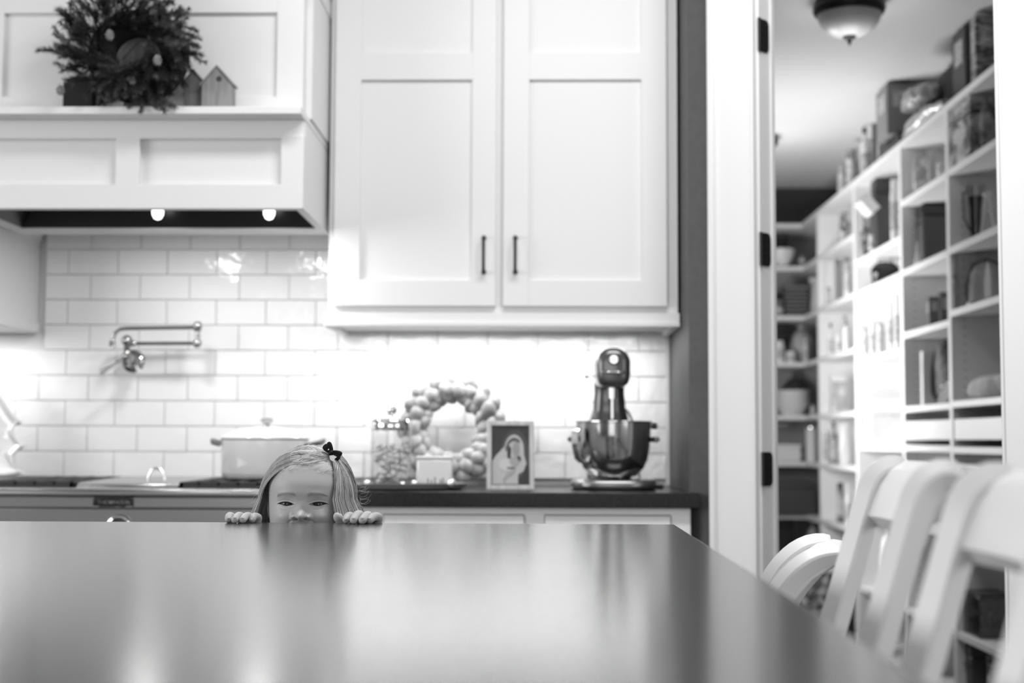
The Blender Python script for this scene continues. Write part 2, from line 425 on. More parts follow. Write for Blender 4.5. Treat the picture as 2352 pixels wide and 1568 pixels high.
ctop.prism([(-.648, 3.86), (cx1, 3.86), (cx1, 3.905), (XR - .002, YC), (XR - .002, DW - .004), (-.648, DW - .004)], CT - .0405, CT, 'z')
tag(ctop.build('stone_counter', M_stone, bevel=.0025), 'dark polished stone counter along the tiled wall under the mixer', 'countertop')
# ---- range
RX0, RX1 = -1.57, -.655
rg = thing('gas_range', 'stainless steel range with black grates under the white hood', 'stove', (-1.11, 4.15, 0))
RFY = 3.84
zr0, zr1 = at(300, 1141, RFY).z, at(300, 1122, RFY - .01).z
MB().box(RX0, RX1, RFY + .045, DW - .012, .10, zr1 - .012).build('body', M_steel, rg, bevel=.003)
m = MB(); yb = RFY
prof = [(yb + .02, zr0 - .004), (yb - .004, zr0), (yb - .012, zr0 + .006), (yb - .012, zr1 - .010), (yb - .004, zr1 - .002), (yb + .02, zr1), (DW - .014, zr1 + .002), (DW - .014, zr0 - .004)]
m.prism(prof, RX0, RX1, 'x'); m.build('cooktop', M_steel, rg, bevel=.001)
zp0 = at(300, 1166, RFY).z
MB().box(RX0 + .004, RX1 - .004, yb + .004, yb + .05, zp0, zr0 - .001).build('upper_panel', M_steel, rg, bevel=.002)
MB().box(RX0 + .004, RX1 - .004, yb + .012, yb + .05, zp0 - .115, zp0 - .003).build('control_panel', M_steel, rg, bevel=.002)
MB().box(RX0 + .01, RX1 - .01, yb + .012, yb + .05, .2, zp0 - .125).build('oven_door', M_steel, rg, bevel=.004)
m = MB(); m.tube([(RX0 + .08, yb - .05, .69), (RX1 - .08, yb - .05, .69)], .012, 12)
for x in (RX0 + .10, RX1 - .10): m.tube([(x, yb + .012, .69), (x, yb - .05, .69)], .009, 10)
m.build('oven_handle', M_steel, rg)
for x in (RX0 + .07, RX1 - .07):
    m = MB(); m.tube([(x, yb + .07, 0), (x, yb + .07, .10)], .02, 12); m.build('foot', M_black, rg)
for i, px in enumerate((267, -120, 640)):
    c = at(px, 1212, yb - .02); m = MB()
    kn = MB(); kn.lathe([(.034, .0), (.036, .006), (.033, .011), (.029, .012), (.029, .0)], (c.x, yb + .012, c.z - .002), 28, axis='y')
    ko = kn.build('knob_bezel', M_chrome, rg)
    MB().lathe([(.0275, 0), (.026, .03), (.022, .034), (.0, .034)], (c.x, yb + .010, c.z - .002), 24, axis='y').build('knob', M_black, ko)
# name plate with small raised lettering
c0, c1 = at(213, 1163, yb), at(306, 1144, yb)
MB().box(c0.x, c1.x, yb - .003, yb + .006, c0.z, c1.z).build('name_plate', G('plate_black', .012, .25), rg, bevel=.0035, seg=3)
pl = MB(); pl.box(c0.x + .001, c0.x + .018, yb - .0045, yb, c0.z - .0005, c0.z + .0015); pl.box(c1.x - .018, c1.x - .001, yb - .0045, yb, c0.z - .0005, c0.z + .0015); pl.build('plate_accent', M_chrome, rg)['kind'] = 'stuff'
lx = c0.x + .014; zm = (c0.z + c1.z) / 2 + .0008; L = MB(); hh = .0042
for ch in 'THERMADOR':
    wv = .0075; bar = lambda xa, za, xb, zb_: L.tube([(lx + xa * wv, yb - .0032, zm + za * hh), (lx + xb * wv, yb - .0032, zm + zb_ * hh)], .0007, 4)
    if ch == 'T': bar(0, 1, 1, 1); bar(.5, 1, .5, -1)
    if ch == 'M': bar(0, -1, 0, 1); bar(0, 1, .5, 0); bar(.5, 0, 1, 1); bar(1, 1, 1, -1)
    if ch == 'D': bar(0, -1, 0, 1); bar(0, 1, .7, 1); bar(.7, 1, 1, .4); bar(1, .4, 1, -.4); bar(1, -.4, .7, -1); bar(.7, -1, 0, -1)
    if ch == 'E': bar(0, -1, 0, 1); bar(0, 1, 1, 1); bar(0, 0, .8, 0); bar(0, -1, 1, -1)
    if ch == 'R': bar(0, -1, 0, 1); bar(0, 1, .9, .8); bar(.9, .8, .9, .1); bar(.9, .1, 0, 0); bar(.4, 0, 1, -1)
    if ch == 'H': bar(0, -1, 0, 1); bar(1, -1, 1, 1); bar(0, 0, 1, 0)
    if ch == 'A': bar(0, -1, .5, 1); bar(.5, 1, 1, -1); bar(.2, -.3, .8, -.3)
    if ch == 'O': bar(0, -1, 0, 1); bar(0, 1, 1, 1); bar(1, 1, 1, -1); bar(1, -1, 0, -1)
    lx += wv * 1.3
L.build('plate_lettering', G('plate_letter', .35, .35, .6), rg)
# grates
def grate(x0, x1, y0, y1, z):
    g = MB(); t = .007
    g.box(x0, x1, y0, y0 + .012, z - .022, z); g.box(x0, x1, y1 - .012, y1, z - .022, z)
    g.box(x0, x0 + .012, y0, y1, z - .022, z); g.box(x1 - .012, x1, y0, y1, z - .022, z)
    for fy in (.33, .5, .67): g.box(x0, x1, y0 + (y1 - y0) * fy - t, y0 + (y1 - y0) * fy + t, z - .012, z)
    n = max(3, int((x1 - x0) / .05))
    for k in range(1, n): xx = x0 + (x1 - x0) * k / n; g.box(xx - .005, xx + .005, y0, y1, z - .010, z + .002)
    for cx_ in ((x0 + x1) / 2,):
        for cy_ in (y0 + (y1 - y0) * .25, y0 + (y1 - y0) * .75):
            g.lathe([(.03, -.028), (.03, -.018), (.02, -.014), (0, -.013)], (cx_, cy_, z), 20)
    for xx in (x0 + .008, x1 - .008):
        for yy in (y0 + .008, y1 - .008): g.box(xx - .006, xx + .006, yy - .006, yy + .006, zr1, z - .02)
    return g.build('grate', M_black, rg, bevel=.0015)
gz = at(100, 1105, 3.93).z
gx0 = at(170, 1110, 3.93).x; gx1 = at(413, 1110, 3.93).x
grate(RX0 + .012, gx0, 3.925, 4.44, gz); grate(gx1, RX1 - .012, 3.925, 4.44, gz)
# griddle cover between the grates with its arched handle
gm = MB(); z0 = zr1 + .001; za = at(300, 1108, 3.95).z
gm.prism([(3.93, z0), (3.935, za - .004), (3.96, za), (4.42, za + .006), (4.44, z0)], gx0 + .006, gx1 - .004, 'x')
gc = gm.build('griddle_cover', M_steel, rg, bevel=.002)
hb0, hb1 = at(340, 1106, 4.15), at(379, 1098, 4.15)
hm = MB(); cxh = (hb0.x + hb1.x) / 2; rr = (hb1.x - hb0.x) / 2; zh = at(358, 1072, 4.15).z
hm.tube([(cxh - rr, 4.15, za), (cxh - rr * .95, 4.15, za + .012), (cxh - rr * .6, 4.15, zh - .009), (cxh - .003, 4.15, zh - .003), (cxh + rr * .5, 4.15, zh - .008), (cxh + rr * .85, 4.15, zh - .022), (cxh + rr, 4.15, zh - .034), (cxh + rr, 4.15, za)], .0038, 10)
hm.build('griddle_handle', M_chrome, gc)
# ---- hood
hd = thing('range_hood', 'white panelled range hood cabinet above the stove with ledge', 'hood', (-1.115, DW, 1.7))
HY = 3.765; HX0 = -1.565; HB = 4.25; HX1 = at(697, 400, HY).x
HZ0 = at(400, 479, HY).z; HZ1 = at(400, 262, 3.70).z; HZT = at(400, 312, HY).z
M_liner = G('hood_liner', .045, .3, .85)
LX0, LX1, LY0, LY1 = HX0 + .035, HX1 - .022, HY + .03, 4.14
# body: ring around the recessed liner
m = MB()
m.box(HX0, LX0, HY + .0225, HB, HZ0, HZ1); m.box(LX1, HX1, HY + .0225, HB, HZ0, HZ1); m.box(HX0, HX1, HB + .0002, DW - .004, HZ0 + .07, HZ1)
m.box(LX0 - .001, LX1 + .001, HY + .0228, LY0, HZ0 + .0002, HZ1); m.box(LX0 - .001, LX1 + .001, LY1, HB - .0003, HZ0 + .0002, HZ1)
m.build('body', M_white, hd, bevel=.001)
m = MB()
m.add([(LX0, LY0, HZ0 + .004), (LX1, LY0, HZ0 + .004), (LX1, LY1, HZ0 + .004), (LX0, LY1, HZ0 + .004), (LX0 + .05, LY0 + .05, HZ0 + .075), (LX1 - .05, LY0 + .05, HZ0 + .075), (LX1 - .05, LY1 - .02, HZ0 + .075), (LX0 + .05, LY1 - .02, HZ0 + .075)],
      [(0, 1, 5, 4), (1, 2, 6, 5), (2, 3, 7, 6), (3, 0, 4, 7), (4, 5, 6, 7)])
lin = m.build('liner', M_liner, hd)
m = MB()
for k in range(24): xx = LX0 + .08 + (LX1 - LX0 - .16) * k / 23; m.box(xx - .008, xx + .008, LY0 + .12, LY1 - .04, HZ0 + .066, HZ0 + .072)
o = m.build('baffle_filter', M_liner, lin, bevel=.001); o['kind'] = 'stuff'
M_bulb = G('lamp_glow', 1, .4, emit=3.0)
for px in (362, 618):
    p = at(px, 508, LY1 - .075); x = p.x
    b = MB(); b.lathe([(.0, -.024), (.010, -.020), (.016, -.008), (.0165, .006), (.014, .02), (.012, .036)], (x, LY1 - .075, HZ0 + .040), 20)
    b.build('lamp', M_bulb, lin)
    l = bpy.data.lights.new('hood_spot', 'AREA'); l.shape = 'DISK'; l.size = .10; l.energy = 2.5
    o = bpy.data.objects.new('hood_spot', l); COL.objects.link(o); o.location = (x, LY1 - .13, HZ0 + .004)
# front: frame and two recessed panels
m = MB(); p = lambda px, py: at(px, py, HY)
st = [HX0, p(8, 400).x - .36, p(265, 400).x, p(320, 400).x, p(645, 400).x, HX1]
zl0, zl1 = p(400, 423).z, p(400, 318).z
m.box(HX0, HX1, HY, HY + .023, HZ0 + .0004, zl0); m.box(HX0, HX1, HY, HY + .023, zl1, HZT)
for a, b in ((HX0, HX0 + .05), (st[2], st[3]), (st[4], HX1)): m.box(a, b, HY + .0002, HY + .023, zl0 - .001, zl1 + .001)
m.build('front_frame', M_white, hd, bevel=.001)
for a, b in ((HX0 + .05, st[2]), (st[3], st[4])): MB().box(a - .002, b + .002, HY + .0205, HY + .0232, zl0 - .002, zl1 + .002).build('front_panel', M_white, hd)
MB().box(HX0 + .002, HX1 - .002, HY + .006, HY + .023, HZT - .001, HZ1).build('upper_rail', M_white, hd)
HL = 3.70; lx1 = at(717, 255, HL).x; lz = at(400, 244, HL).z
HZ1 = at(400, 262, HL).z
MB().box(HX0, min(lx1, UX0 - .012), HL, DW - .004, HZ1 + .0005, lz).build('ledge', M_white, hd, bevel=.002)
# chimney box
CY = 3.80; ccx = at(697, 150, CY).x; csx = at(718, 150, CY + .05).x
MB().box(HX0, csx, CY + .05, DW - .004, lz, 2.94).build('chimney', M_white, hd, bevel=.001)
m = MB(); q = lambda px, py: at(px, py, CY)
zt0, zt1 = q(400, 222).z, q(400, 29).z
pans = shaker(m, HX0 + .004, ccx, lz + .001, 2.6, CY, th=.05, fw=(q(8, 100).x - HX0 - .004, ccx - q(636, 100).x, 2.6 - zt1, zt0 - lz), panel_in=.012)
dd = m.build('chimney_front', M_white, hd, bevel=.001)
for pp in pans: MB().box(*pp).build('chimney_panel', M_white, dd)
cz = at(757, 36, 4.12).z
MB().box(HX0, csx + .004, CY - .06, DW - .004, cz, cz + .05).build('crown_band', M_white, hd, bevel=.003)
# side moulding under the hood on the left cabinet
lc = thing('left_wall_cabinet', 'white wall cabinet end panel left of the range hood', 'cabinet', (-1.8, DW, 1.4))
lcx = at(91, 650, DW).x
MB().box(-2.3, lcx, 4.15, DW - .004, 1.41, 2.93).build('carcass', M_white, lc, bevel=.001)
m = MB(); m.box(-2.3, lcx + .008, 4.13, DW - .01, at(91, 765, DW).z, at(91, 742, DW).z); m.build('light_rail', M_white, lc, bevel=.003)
zz = at(95, 532, DW).z
m = MB(); m.prism([(lcx, zz - .035), (lcx + .006, zz - .033), (lcx + .008, zz - .018), (lcx + .016, zz - .012), (lcx + .018, zz - .002), (lcx, zz - .002)], 3.80, DW - .004, 'y')
m.build('cornice', M_white, lc)
m = MB(); pans = shaker(m, -2.29, lcx - .004, 1.42, 2.86, FY, fw=.07)
d = m.build('door', M_white, lc, bevel=.001)
for pp in pans: MB().box(*pp).build('door_panel', M_white, d)
lb_ = thing('left_base_cabinet', 'white base cabinet left of the stove', 'cabinet', (-1.95, 4.1, 0))
MB().box(-2.3, RX0 - .006, CFY, DW - .01, .1, .872).build('carcass', M_white, lb_, bevel=.001)
MB().box(-2.3, RX0 - .006, CFY + .09, DW - .01, 0, .1).build('toe_kick', M_white, lb_)
m = MB(); pans = shaker(m, -2.28, RX0 - .03, .13, .86, CFY - .02, fw=.06); d = m.build('door', M_white, lb_, bevel=.001)
for pp in pans: MB().box(*pp).build('door_panel', M_white, d)
tag(MB().box(-2.32, RX0 - .003, 3.86, DW - .004, CT - .0405, CT).build('stone_counter', M_stone, bevel=.0025), 'dark stone counter left of the stove', 'countertop')
# ---- pot filler
M_tap = G('tap_chrome', .42, .06, 1.)
pf = thing('pot_filler', 'polished chrome folding pot filler tap on the tiled wall', 'tap', at(305, 830, DW))
PY = DW - .115
def Q(px, py, y=PY): return at(px, py, y)
m = MB(); c = at(307, 830, DW); m.lathe([(.0, .0), (.036, .0), (.036, .004), (.030, .009), (.022, .012), (.016, .020), (.015, .05), (.018, .056), (.018, .066), (.0, .07)], (c.x, DW - .0, c.z), 28, axis='y'); m.build('wall_flange', M_tap, pf)
b0 = Q(291, 825); b1 = Q(291, 792)
m = MB(); m.tube([(c.x, DW - .05, c.z), (b0.x + .008, DW - .09, c.z + .004), (b0.x, PY, b0.z)], .010, 14)
m.lathe([(.0, -.024), (.012, -.022), (.014, -.014), (.011, -.008), (.016, .0), (.016, .012), (.010, .018), (.009, .028), (.013, .032), (.009, .038), (.010, .044), (.017, .052), (.0175, .062), (.013, .070), (.006, .074), (.0, .076)], (b0.x, PY, b0.z), 24)
m.build('valve_body', M_tap, pf)
e0 = Q(235, 853); m = MB(); m.tube([(b0.x, PY, b0.z - .004), (b0.x - .022, PY - .004, b0.z - .008), Q(262, 838, PY - .01), Q(246, 847, PY - .012), Q(237, 853, PY - .014)], [.008, .007, .0048, .0065, .0075], 12); m.ell(Q(235, 853, PY - .014), .0085, 14, 10); m.build('lever', M_tap, pf)
yA = 791 - 2; a0, a1 = Q(291, yA), Q(453, 788)
m = MB(); m.tube([a0, a1], .0058, 14); m.lathe([(.009, 0), (.009, .014), (.007, .018)], (a0.x + .012, PY, a0.z), 14, axis='x'); m.build('lower_arm', M_tap, pf)
j0, j1 = Q(453, 795), Q(453, 742); H = j1.z - j0.z
m = MB(); m.lathe([(.0, -.006), (.008, -.004), (.0135, .003), (.0145, .010), (.012, .017), (.0075, .022), (.0075, .028), (.0105, .031), (.0105, .034), (.0075, .037), (.0075, .044), (.012, .048), (.0125, .054), (.0145, .060), (.014, .068), (.009, .075), (.0, .077)], (j0.x, PY, j0.z), 24)
m.build('elbow_joint', M_tap, pf)
u0 = Q(453, 752); pts = [u0, Q(420, 752.5), Q(290, 754), Q(276, 756), Q(266, 763), Q(260, 774), Q(258, 786)]
m = MB(); m.tube(pts, .0058, 14); m.lathe([(.007, .004), (.009, 0), (.0095, -.012), (.0105, -.014), (.0105, -.020), (.0, -.020)], Q(258, 784), 18); m.build('spout_arm', M_tap, pf)
# ---- dutch oven
do = thing('dutch_oven', 'white enamelled dutch oven with lid on the right burners', 'pot', at(608, 1090, 4.18))
dc = at(608, 1092, 4.18); R = (at(708, 1050, 4.18).x - at(508, 1050, 4.18).x) / 2; zr = at(608, 1009, 4.18).z; z0 = gz + .003
M_enam = G('white_enamel', .72, .12, coat=.5)
MB().lathe([(.0, 0), (R * .88, 0), (R * .95, .006), (R * .985, .02), (R, zr - z0 - .004), (R, zr - z0), (R * .96, zr - z0), (R * .95, .012), (0, .012)], (dc.x, 4.18, z0), 48).build('pot_body', M_enam, do)
zt = at(608, 980, 4.18).z - zr
lidp = [(0, .0), (R * .99, .0), (R * 1.005, .003), (R * .99, .007), (R * .90, .014), (R * .6, zt * .82), (R * .25, zt), (0, zt)]
lo = MB().lathe(lidp, (dc.x, 4.18, zr + .0012), 48).build('lid', M_enam, do)
MB().lathe([(R * .985, -.0015), (R * 1.003, -.0012), (R * 1.003, .001), (R * .985, .001)], (dc.x, 4.18, zr), 48).build('rim', G('bare_iron_rim', .12, .4, .5), do)
MB().lathe([(.009, 0), (.008, .008), (.017, .016), (.0185, .021), (.013, .025), (0, .0255)], (dc.x + .004, 4.18, zr + zt + .0), 24).build('lid_knob', M_steel, lo)
M_irn = G('handle_iron', .10, .35, .4)
for s, ex in ((-1, .0), (1, .016)):
    h = MB(); x0 = dc.x + s * (R - .004); z = zr - .012
    h.tube([(x0, 4.18 - .045, z - .004), (x0 + s * (.022 + ex), 4.18 - .040, z + .003), (x0 + s * (.032 + ex), 4.18, z + .009), (x0 + s * (.022 + ex), 4.18 + .040, z + .003), (x0, 4.18 + .045, z - .004)], [.005, .0065, .007, .0065, .005], 10)
    h.build('side_handle', M_irn, do)
# ---- tree shaped dish leaning at the left
td = at(-52, 1000, 4.28); M_cer = G('white_ceramic', .74, .14, coat=.4)
edge = [(57, 1078), (36, 1070), (16, 1040), (57, 1013), (36, 1006), (14, 972), (42, 957), (22, 944), (0, 912), (-14, 888), (-32, 872)]
pr = []
for i in range(len(edge)):
    px, py = edge[i]; q_ = at(px, py, 4.28); pr.append((q_.x, q_.z))
cx_ = at(-52, 1000, 4.28).x; top = at(-52, 845, 4.28); bot = at(20, 1088, 4.28)
full = [(cx_, bot.z + .001)] + [(bot.x, bot.z)] + pr + [(cx_, top.z)]
left = [(2 * cx_ - x, z) for x, z in full[1:-1]][::-1]
poly = full + left
zc_ = sum(z for x, z in poly) / len(poly)
Mx = Matrix.Translation((0, 4.28, bot.z)) @ Matrix.Rotation(math.radians(-14), 4, 'X') @ Matrix.Translation((0, 0, -bot.z))
def inset(poly, f): return [(cx_ + (x - cx_) * f, zc_ + (z - zc_) * f) for x, z in poly]
vs = []; layers = [(1, .0), (1.0, -.006), (.95, -.010), (.86, -.002), (.80, .006), (.0001, .006), ]
for f, y in layers:
    for x, z in inset(poly, f): vs.append(Mx @ Vector((x, y, z)))
nn = len(poly); vs2 = []
for f, y in ((.80, .014), (.0001, .014)):
    for x, z in inset(poly, f): vs2.append(Mx @ Vector((x, y, z)))
fs = [(i * nn + k, i * nn + (k + 1) % nn, (i + 1) * nn + (k + 1) % nn, (i + 1) * nn + k) for i in range(len(layers) - 1) for k in range(nn)]
m = MB(); m.add(vs, fs); m2 = len(m.v); m.add(vs2, [(k, (k + 1) % nn, nn + (k + 1) % nn, nn + k) for k in range(nn)]); m.f += [(k, (k + 1) % nn, m2 + (k + 1) % nn, m2 + k) for k in range(nn)]
dish = m.build('tree_dish', M_cer, ang=1.2, sub=1); tag(dish, 'white ceramic dish shaped like a fir tree propped behind the left burners', 'dish')
# drop so it touches the grate
dz = (gz + .001) - min((dish.matrix_world @ Vector(v)).z for v in m.v); dish.location.z += dz
# ================================================================== ON THE COUNTER
def cp(px, y): return at(px, 1100, y).x
Y0 = 4.02
# tray
tr = MB(); xa, xb = cp(700, Y0), cp(1072, Y0)
tr.lathe([(0, 0), (.9, 0), (.97, .25), (1, .9), (.985, 1.0), (.965, .95), (.93, .35), (0, .28)], ((xa + xb) / 2, 4.06, CT), 64, M=Matrix.Diagonal(((xb - xa) / 2, .125, .020)).to_3x3())
tray = tag(tr.build('serving_tray', G('dark_tray', .16, .3, .2)), 'low oval tray holding a jar and ornaments on the counter', 'tray')
TZ = CT + .0062
# glass canister with chrome lid
gcx = cp(898, 4.08); gr = (cp(945, 4.08) - cp(851, 4.08)) / 2
cn = thing('glass_canister', 'clear glass canister with chrome lid and ball knob on the tray', 'jar', (gcx, 4.08, TZ))
M_glass = thinglass('clear_glass', .96)
zt_ = at(898, 985, 4.08).z - TZ
MB().lathe([(0, 0), (gr * .97, 0), (gr, .006), (gr, zt_), (gr - .003, zt_), (gr - .003, .008), (0, .006)], (gcx, 4.08, TZ), 48).build('glass_body', M_glass, cn)
MB().lathe([(0, 0), (gr * 1.0, 0), (gr * 1.02, .004), (gr * 1.02, .026), (gr * .96, .031), (gr * .3, .036), (0, .037)], (gcx, 4.08, TZ + zt_ - .004), 48).build('lid', M_chrome, cn)
MB().lathe([(.010, 0), (.006, .006), (.013, .014), (.0155, .024), (.012, .034), (0, .039)], (gcx, 4.08, TZ + zt_ + .032), 24).build('lid_knob', M_chrome, cn)
rng = random.Random(8); m = MB()
for k in range(150):
    a = rng.uniform(0, 2 * PI); r = gr * .88 * math.sqrt(rng.random()) - .004; z = .014 + rng.random() * zt_ * .62
    s = rng.uniform(.006, .009); m.ell((gcx + r * math.cos(a), 4.08 + r * math.sin(a), TZ + z), (s, s, s * rng.uniform(.6, 1)), 8, 6)
o = m.build('canister_contents', G('white_sweets', .72, .5), cn); o['kind'] = 'stuff'
# small enamel tin
tx0, tx1 = cp(958, 4.03), cp(1040, 4.03)
tn = thing('enamel_tin', 'small white oblong tin with dark print beside the canister', 'tin', ((tx0 + tx1) / 2, 4.03, TZ))
tzt = at(1000, 1047, 4.0).z - TZ
MB().box(tx0, tx1, 4.0, 4.06, TZ, TZ + tzt - .008).build('tin_body', M_enam, tn, bevel=.008, seg=4)
MB().box(tx0 - .002, tx1 + .002, 3.998, 4.062, TZ + tzt - .0085, TZ + tzt).build('tin_rim', M_enam, tn, bevel=.003)
m = MB()
for k, px in enumerate((983, 991, 999, 1012, 1018)):
    x = cp(px, 4.0); z = TZ + .012; h = (.014, .010, .018, .012, .016)[k]; m.box(x - .0016, x + .0016, 3.9994, 4.0005, z, z + h)
m.build('tin_print', G('tin_ink', .08, .5), tn)
# ornaments and little things along the tray
M_merc = G('silver_glass', .75, .12, .8)
for i, (px, y, r, l) in enumerate(((953, 3.985, .0115, 'small silver ball ornament in front of the canister'), (925, 3.99, .009, 'tiny silver ball ornament below the canister'), (845, 4.0, .012, 'silver ball ornament at the left of the canister'), (1036, 3.99, .013, 'silver ball ornament right of the small tin'))):
    x = cp(px, y); o = thing('ball_ornament', l, 'ornament', (x, y, TZ), 'ball ornaments on the tray')
    MB().ell((x, y, TZ + r), r, 20, 14).build('ball', M_merc, o)
    MB().lathe([(.003, 0), (.003, .003), (0, .003)], (x, y, TZ + 2 * r - .0008), 10).build('cap', M_chrome, o)
for px, y, rx, l in ((870, 4.0, .020, 'flat white candle dish at the left end of the tray'), (1030, 4.035, .026, 'flat white dish at the right end of the tray')):
    x = cp(px, y) + (.02 if px > 900 else 0)
    tag(MB().lathe([(0, 0), (rx * .7, 0), (rx, .010), (rx * .95, .011), (rx * .6, .004), (0, .004)], (x, y + .01, TZ), 28).build('small_dish', M_cer), l, 'dish')
# pale petal wreath leaning on the tiles
wc = at(1040, 987, 4.40); Ro = .122
wr_ = thing('pale_petal_wreath', 'pale wreath of rounded wooden petals leaning on the tiles', 'wreath', (wc.x, 4.40, CT))
rng = random.Random(5)
MM = Matrix.Translation(wc) @ Matrix.Rotation(math.radians(-9), 4, 'X')
t_ = MB(); t_.tube([MM @ Vector((Ro * math.cos(a), 0, Ro * math.sin(a))) for a in np.linspace(0, 2 * PI, 41)], .024, 10, cap=False)
t_.build('wreath_ring', G('wreath_core', .07, .8), wr_)  # dark core: shade between the petals put into its colour
M_pet = G('petal_wood', .42, .6, noise=(40, .26), bump=(90, .4, .002))
src = None
petm = MB(); petm.ell((0, 0, 0), (.021, .013, .031), 12, 8)
for v_i, v in enumerate(petm.v): petm.v[v_i] = (v[0], v[1] + .010 * (v[2] / .031) ** 2 * (1), v[2])
for k in range(57):
    ring = k % 3
    q = (-.024, .0, .025)[ring] + rng.gauss(0, .002); yo = (-.014, -.024, -.014)[ring]
    a = 2 * PI * (k // 3) / 19 + ring * .11 + rng.gauss(0, .03)
    P = MM @ Vector(((Ro + q) * math.cos(a), yo, (Ro + q) * math.sin(a)))
    Rt = Euler((rng.gauss(.2, .2), -a + rng.gauss(.5, .22), rng.gauss(0, .3))).to_matrix().to_4x4()
    s = rng.uniform(1.0, 1.18); M = Matrix.Translation(P) @ Rt @ Matrix.Diagonal((s, s, s, 1))
    if src is None:
        src = petm.build('petal', M_pet, wr_, ang=3); src.matrix_basis = M; WM[src.name] = M
    else: inst(src, 'petal', wr_, M)
# photo frame
fx0, fx1 = cp(1118, 4.0), cp(1228, 4.0); fz = at(1180, 966, 4.02).z - CT; fw = fx1 - fx0
ph = thing('picture_frame', 'pale upright frame with a print of a veiled figure', 'picture', ((fx0 + fx1) / 2, 4.0, CT))
MF = Matrix.Translation((fx0, 4.0, CT + .0015)) @ Matrix.Rotation(math.radians(4), 4, 'Z') @ Matrix.Rotation(math.radians(-7), 4, 'X')
bw = .0135
m = MB()
m.box(0, bw, 0, .012, 0, fz, MF); m.box(fw - bw, fw, 0, .012, 0, fz, MF); m.box(bw - .0002, fw - bw + .0002, .0002, .012, 0, bw, MF); m.box(bw - .0002, fw - bw + .0002, .0002, .012, fz - bw, fz, MF)
m.build('frame', G('pale_frame', .55, .45, noise=(80, .45), stretch=(1, 1, .2)), ph, bevel=.0015)
MB().box(bw, fw - bw, .007, .011, bw, fz - bw, MF).build('backing', M_black, ph)
m = MB(); m.prism([(.03, 0), (.05, 0), (.03, fz * .7)], fw / 2 - .002, fw / 2 + .002, 'x', M=Matrix.Translation((fx0, 4.0, CT)) @ Matrix.Rotation(math.radians(4), 4, 'Z')); m.build('easel_back', G('easel_card', .1, .8), ph)
def pt(u, v): return (bw + (fw - 2 * bw) * u, bw + (fz - 2 * bw) * v)
def flat(name, poly, y, val, parent):
    g = G('print_%d' % int(val * 1000), val, .55); return MB().prism([pt(*p) for p in poly], y, y + .0004, 'y', M=MF).build(name, g, parent, smooth=False)
def arc(cx0, cy0, rx, ry, a0, a1, n=18): return [(cx0 + rx * math.cos(math.radians(a0 + (a1 - a0) * k / n)), cy0 + ry * math.sin(math.radians(a0 + (a1 - a0) * k / n))) for k in range(n + 1)]
bg = flat('print_ground', [(0, 0), (1, 0), (1, 1), (0, 1)], .0066, .035, ph)
flat('print_glow', arc(.62, .42, .40, .52, -40, 200), .0061, .075, ph)
flat('print_veil', [(.02, .02), (.02, .40), (.12, .50)] + arc(.60, .58, .26, .27, 165, 20) + [(.86, .5), (.92, .36), (.86, .24), (.70, .18), (.70, .02)], .0056, .62, ph)
flat('print_veil_fold', arc(.60, .56, .24, .24, 175, 50, 12) + arc(.61, .55, .20, .19, 50, 175, 12), .0052, .12, ph)
flat('print_hair', arc(.47, .52, .055, .15, 100, 260, 12) + [(.50, .42), (.52, .62)], .0049, .03, ph)
flat('print_face', arc(.65, .61, .095, .125, 0, 360, 20)[:-1], .0046, .40, ph)
flat('print_shoulder', arc(.40, .34, .20, .11, 0, 360, 20)[:-1], .0044, .74, ph)
flat('print_infant', arc(.60, .40, .13, .085, 0, 360, 20)[:-1], .0042, .46, ph)
flat('print_infant_hair', arc(.72, .44, .055, .055, -60, 160, 12), .0039, .07, ph)
flat('print_fold', [(.40, .30), (.58, .31), (.64, .28), (.56, .27), (.42, .27)], .0040, .18, ph)
flat('print_sleeve', [(.30, .10), (.44, .24), (.62, .25), (.60, .20), (.42, .14), (.34, .04)], .0038, .48, ph)
flat('print_dark_side', [(.80, .0), (1, .0), (1, .30), (.90, .34), (.80, .14)], .0039, .03, ph)
MB().box(bw, fw - bw, .0028, .0034, bw, fz - bw, MF).build('glazing', M_glass, ph)
# ---- stand mixer, head towards the room
mx = cp(1408, 4.14); MY = 4.14
mk = thing('stand_mixer', 'dark metallic stand mixer with steel bowl at the counter end', 'mixer', (mx, MY, CT))
M_mix = G('mixer_enamel', .10, .26, .7, coat=.4)
M_pol = G('polished_steel', .50, .09, 1.); M_pol2 = G('mixer_base_metal', .30, .28, .9)
pxs = lambda d: d * (MY - .03) / 3267
# base: rounded plate towards the camera
m = MB(); b0, b1 = at(1312, 1110, 4.04).x, at(1512, 1110, 4.04).x; bc = (b0 + b1) / 2; bwid = (b1 - b0) / 2
poly = [(bc + bwid * math.copysign(abs(math.cos(t)) ** .7, math.cos(t)), 4.13 + .125 * math.copysign(abs(math.sin(t)) ** .6, math.sin(t))) for t in np.linspace(0, 2 * PI, 40, endpoint=False)]
m.prism(poly, CT + .001, CT + .030, 'z'); m.build('base', M_pol2, mk, bevel=.012, seg=4)
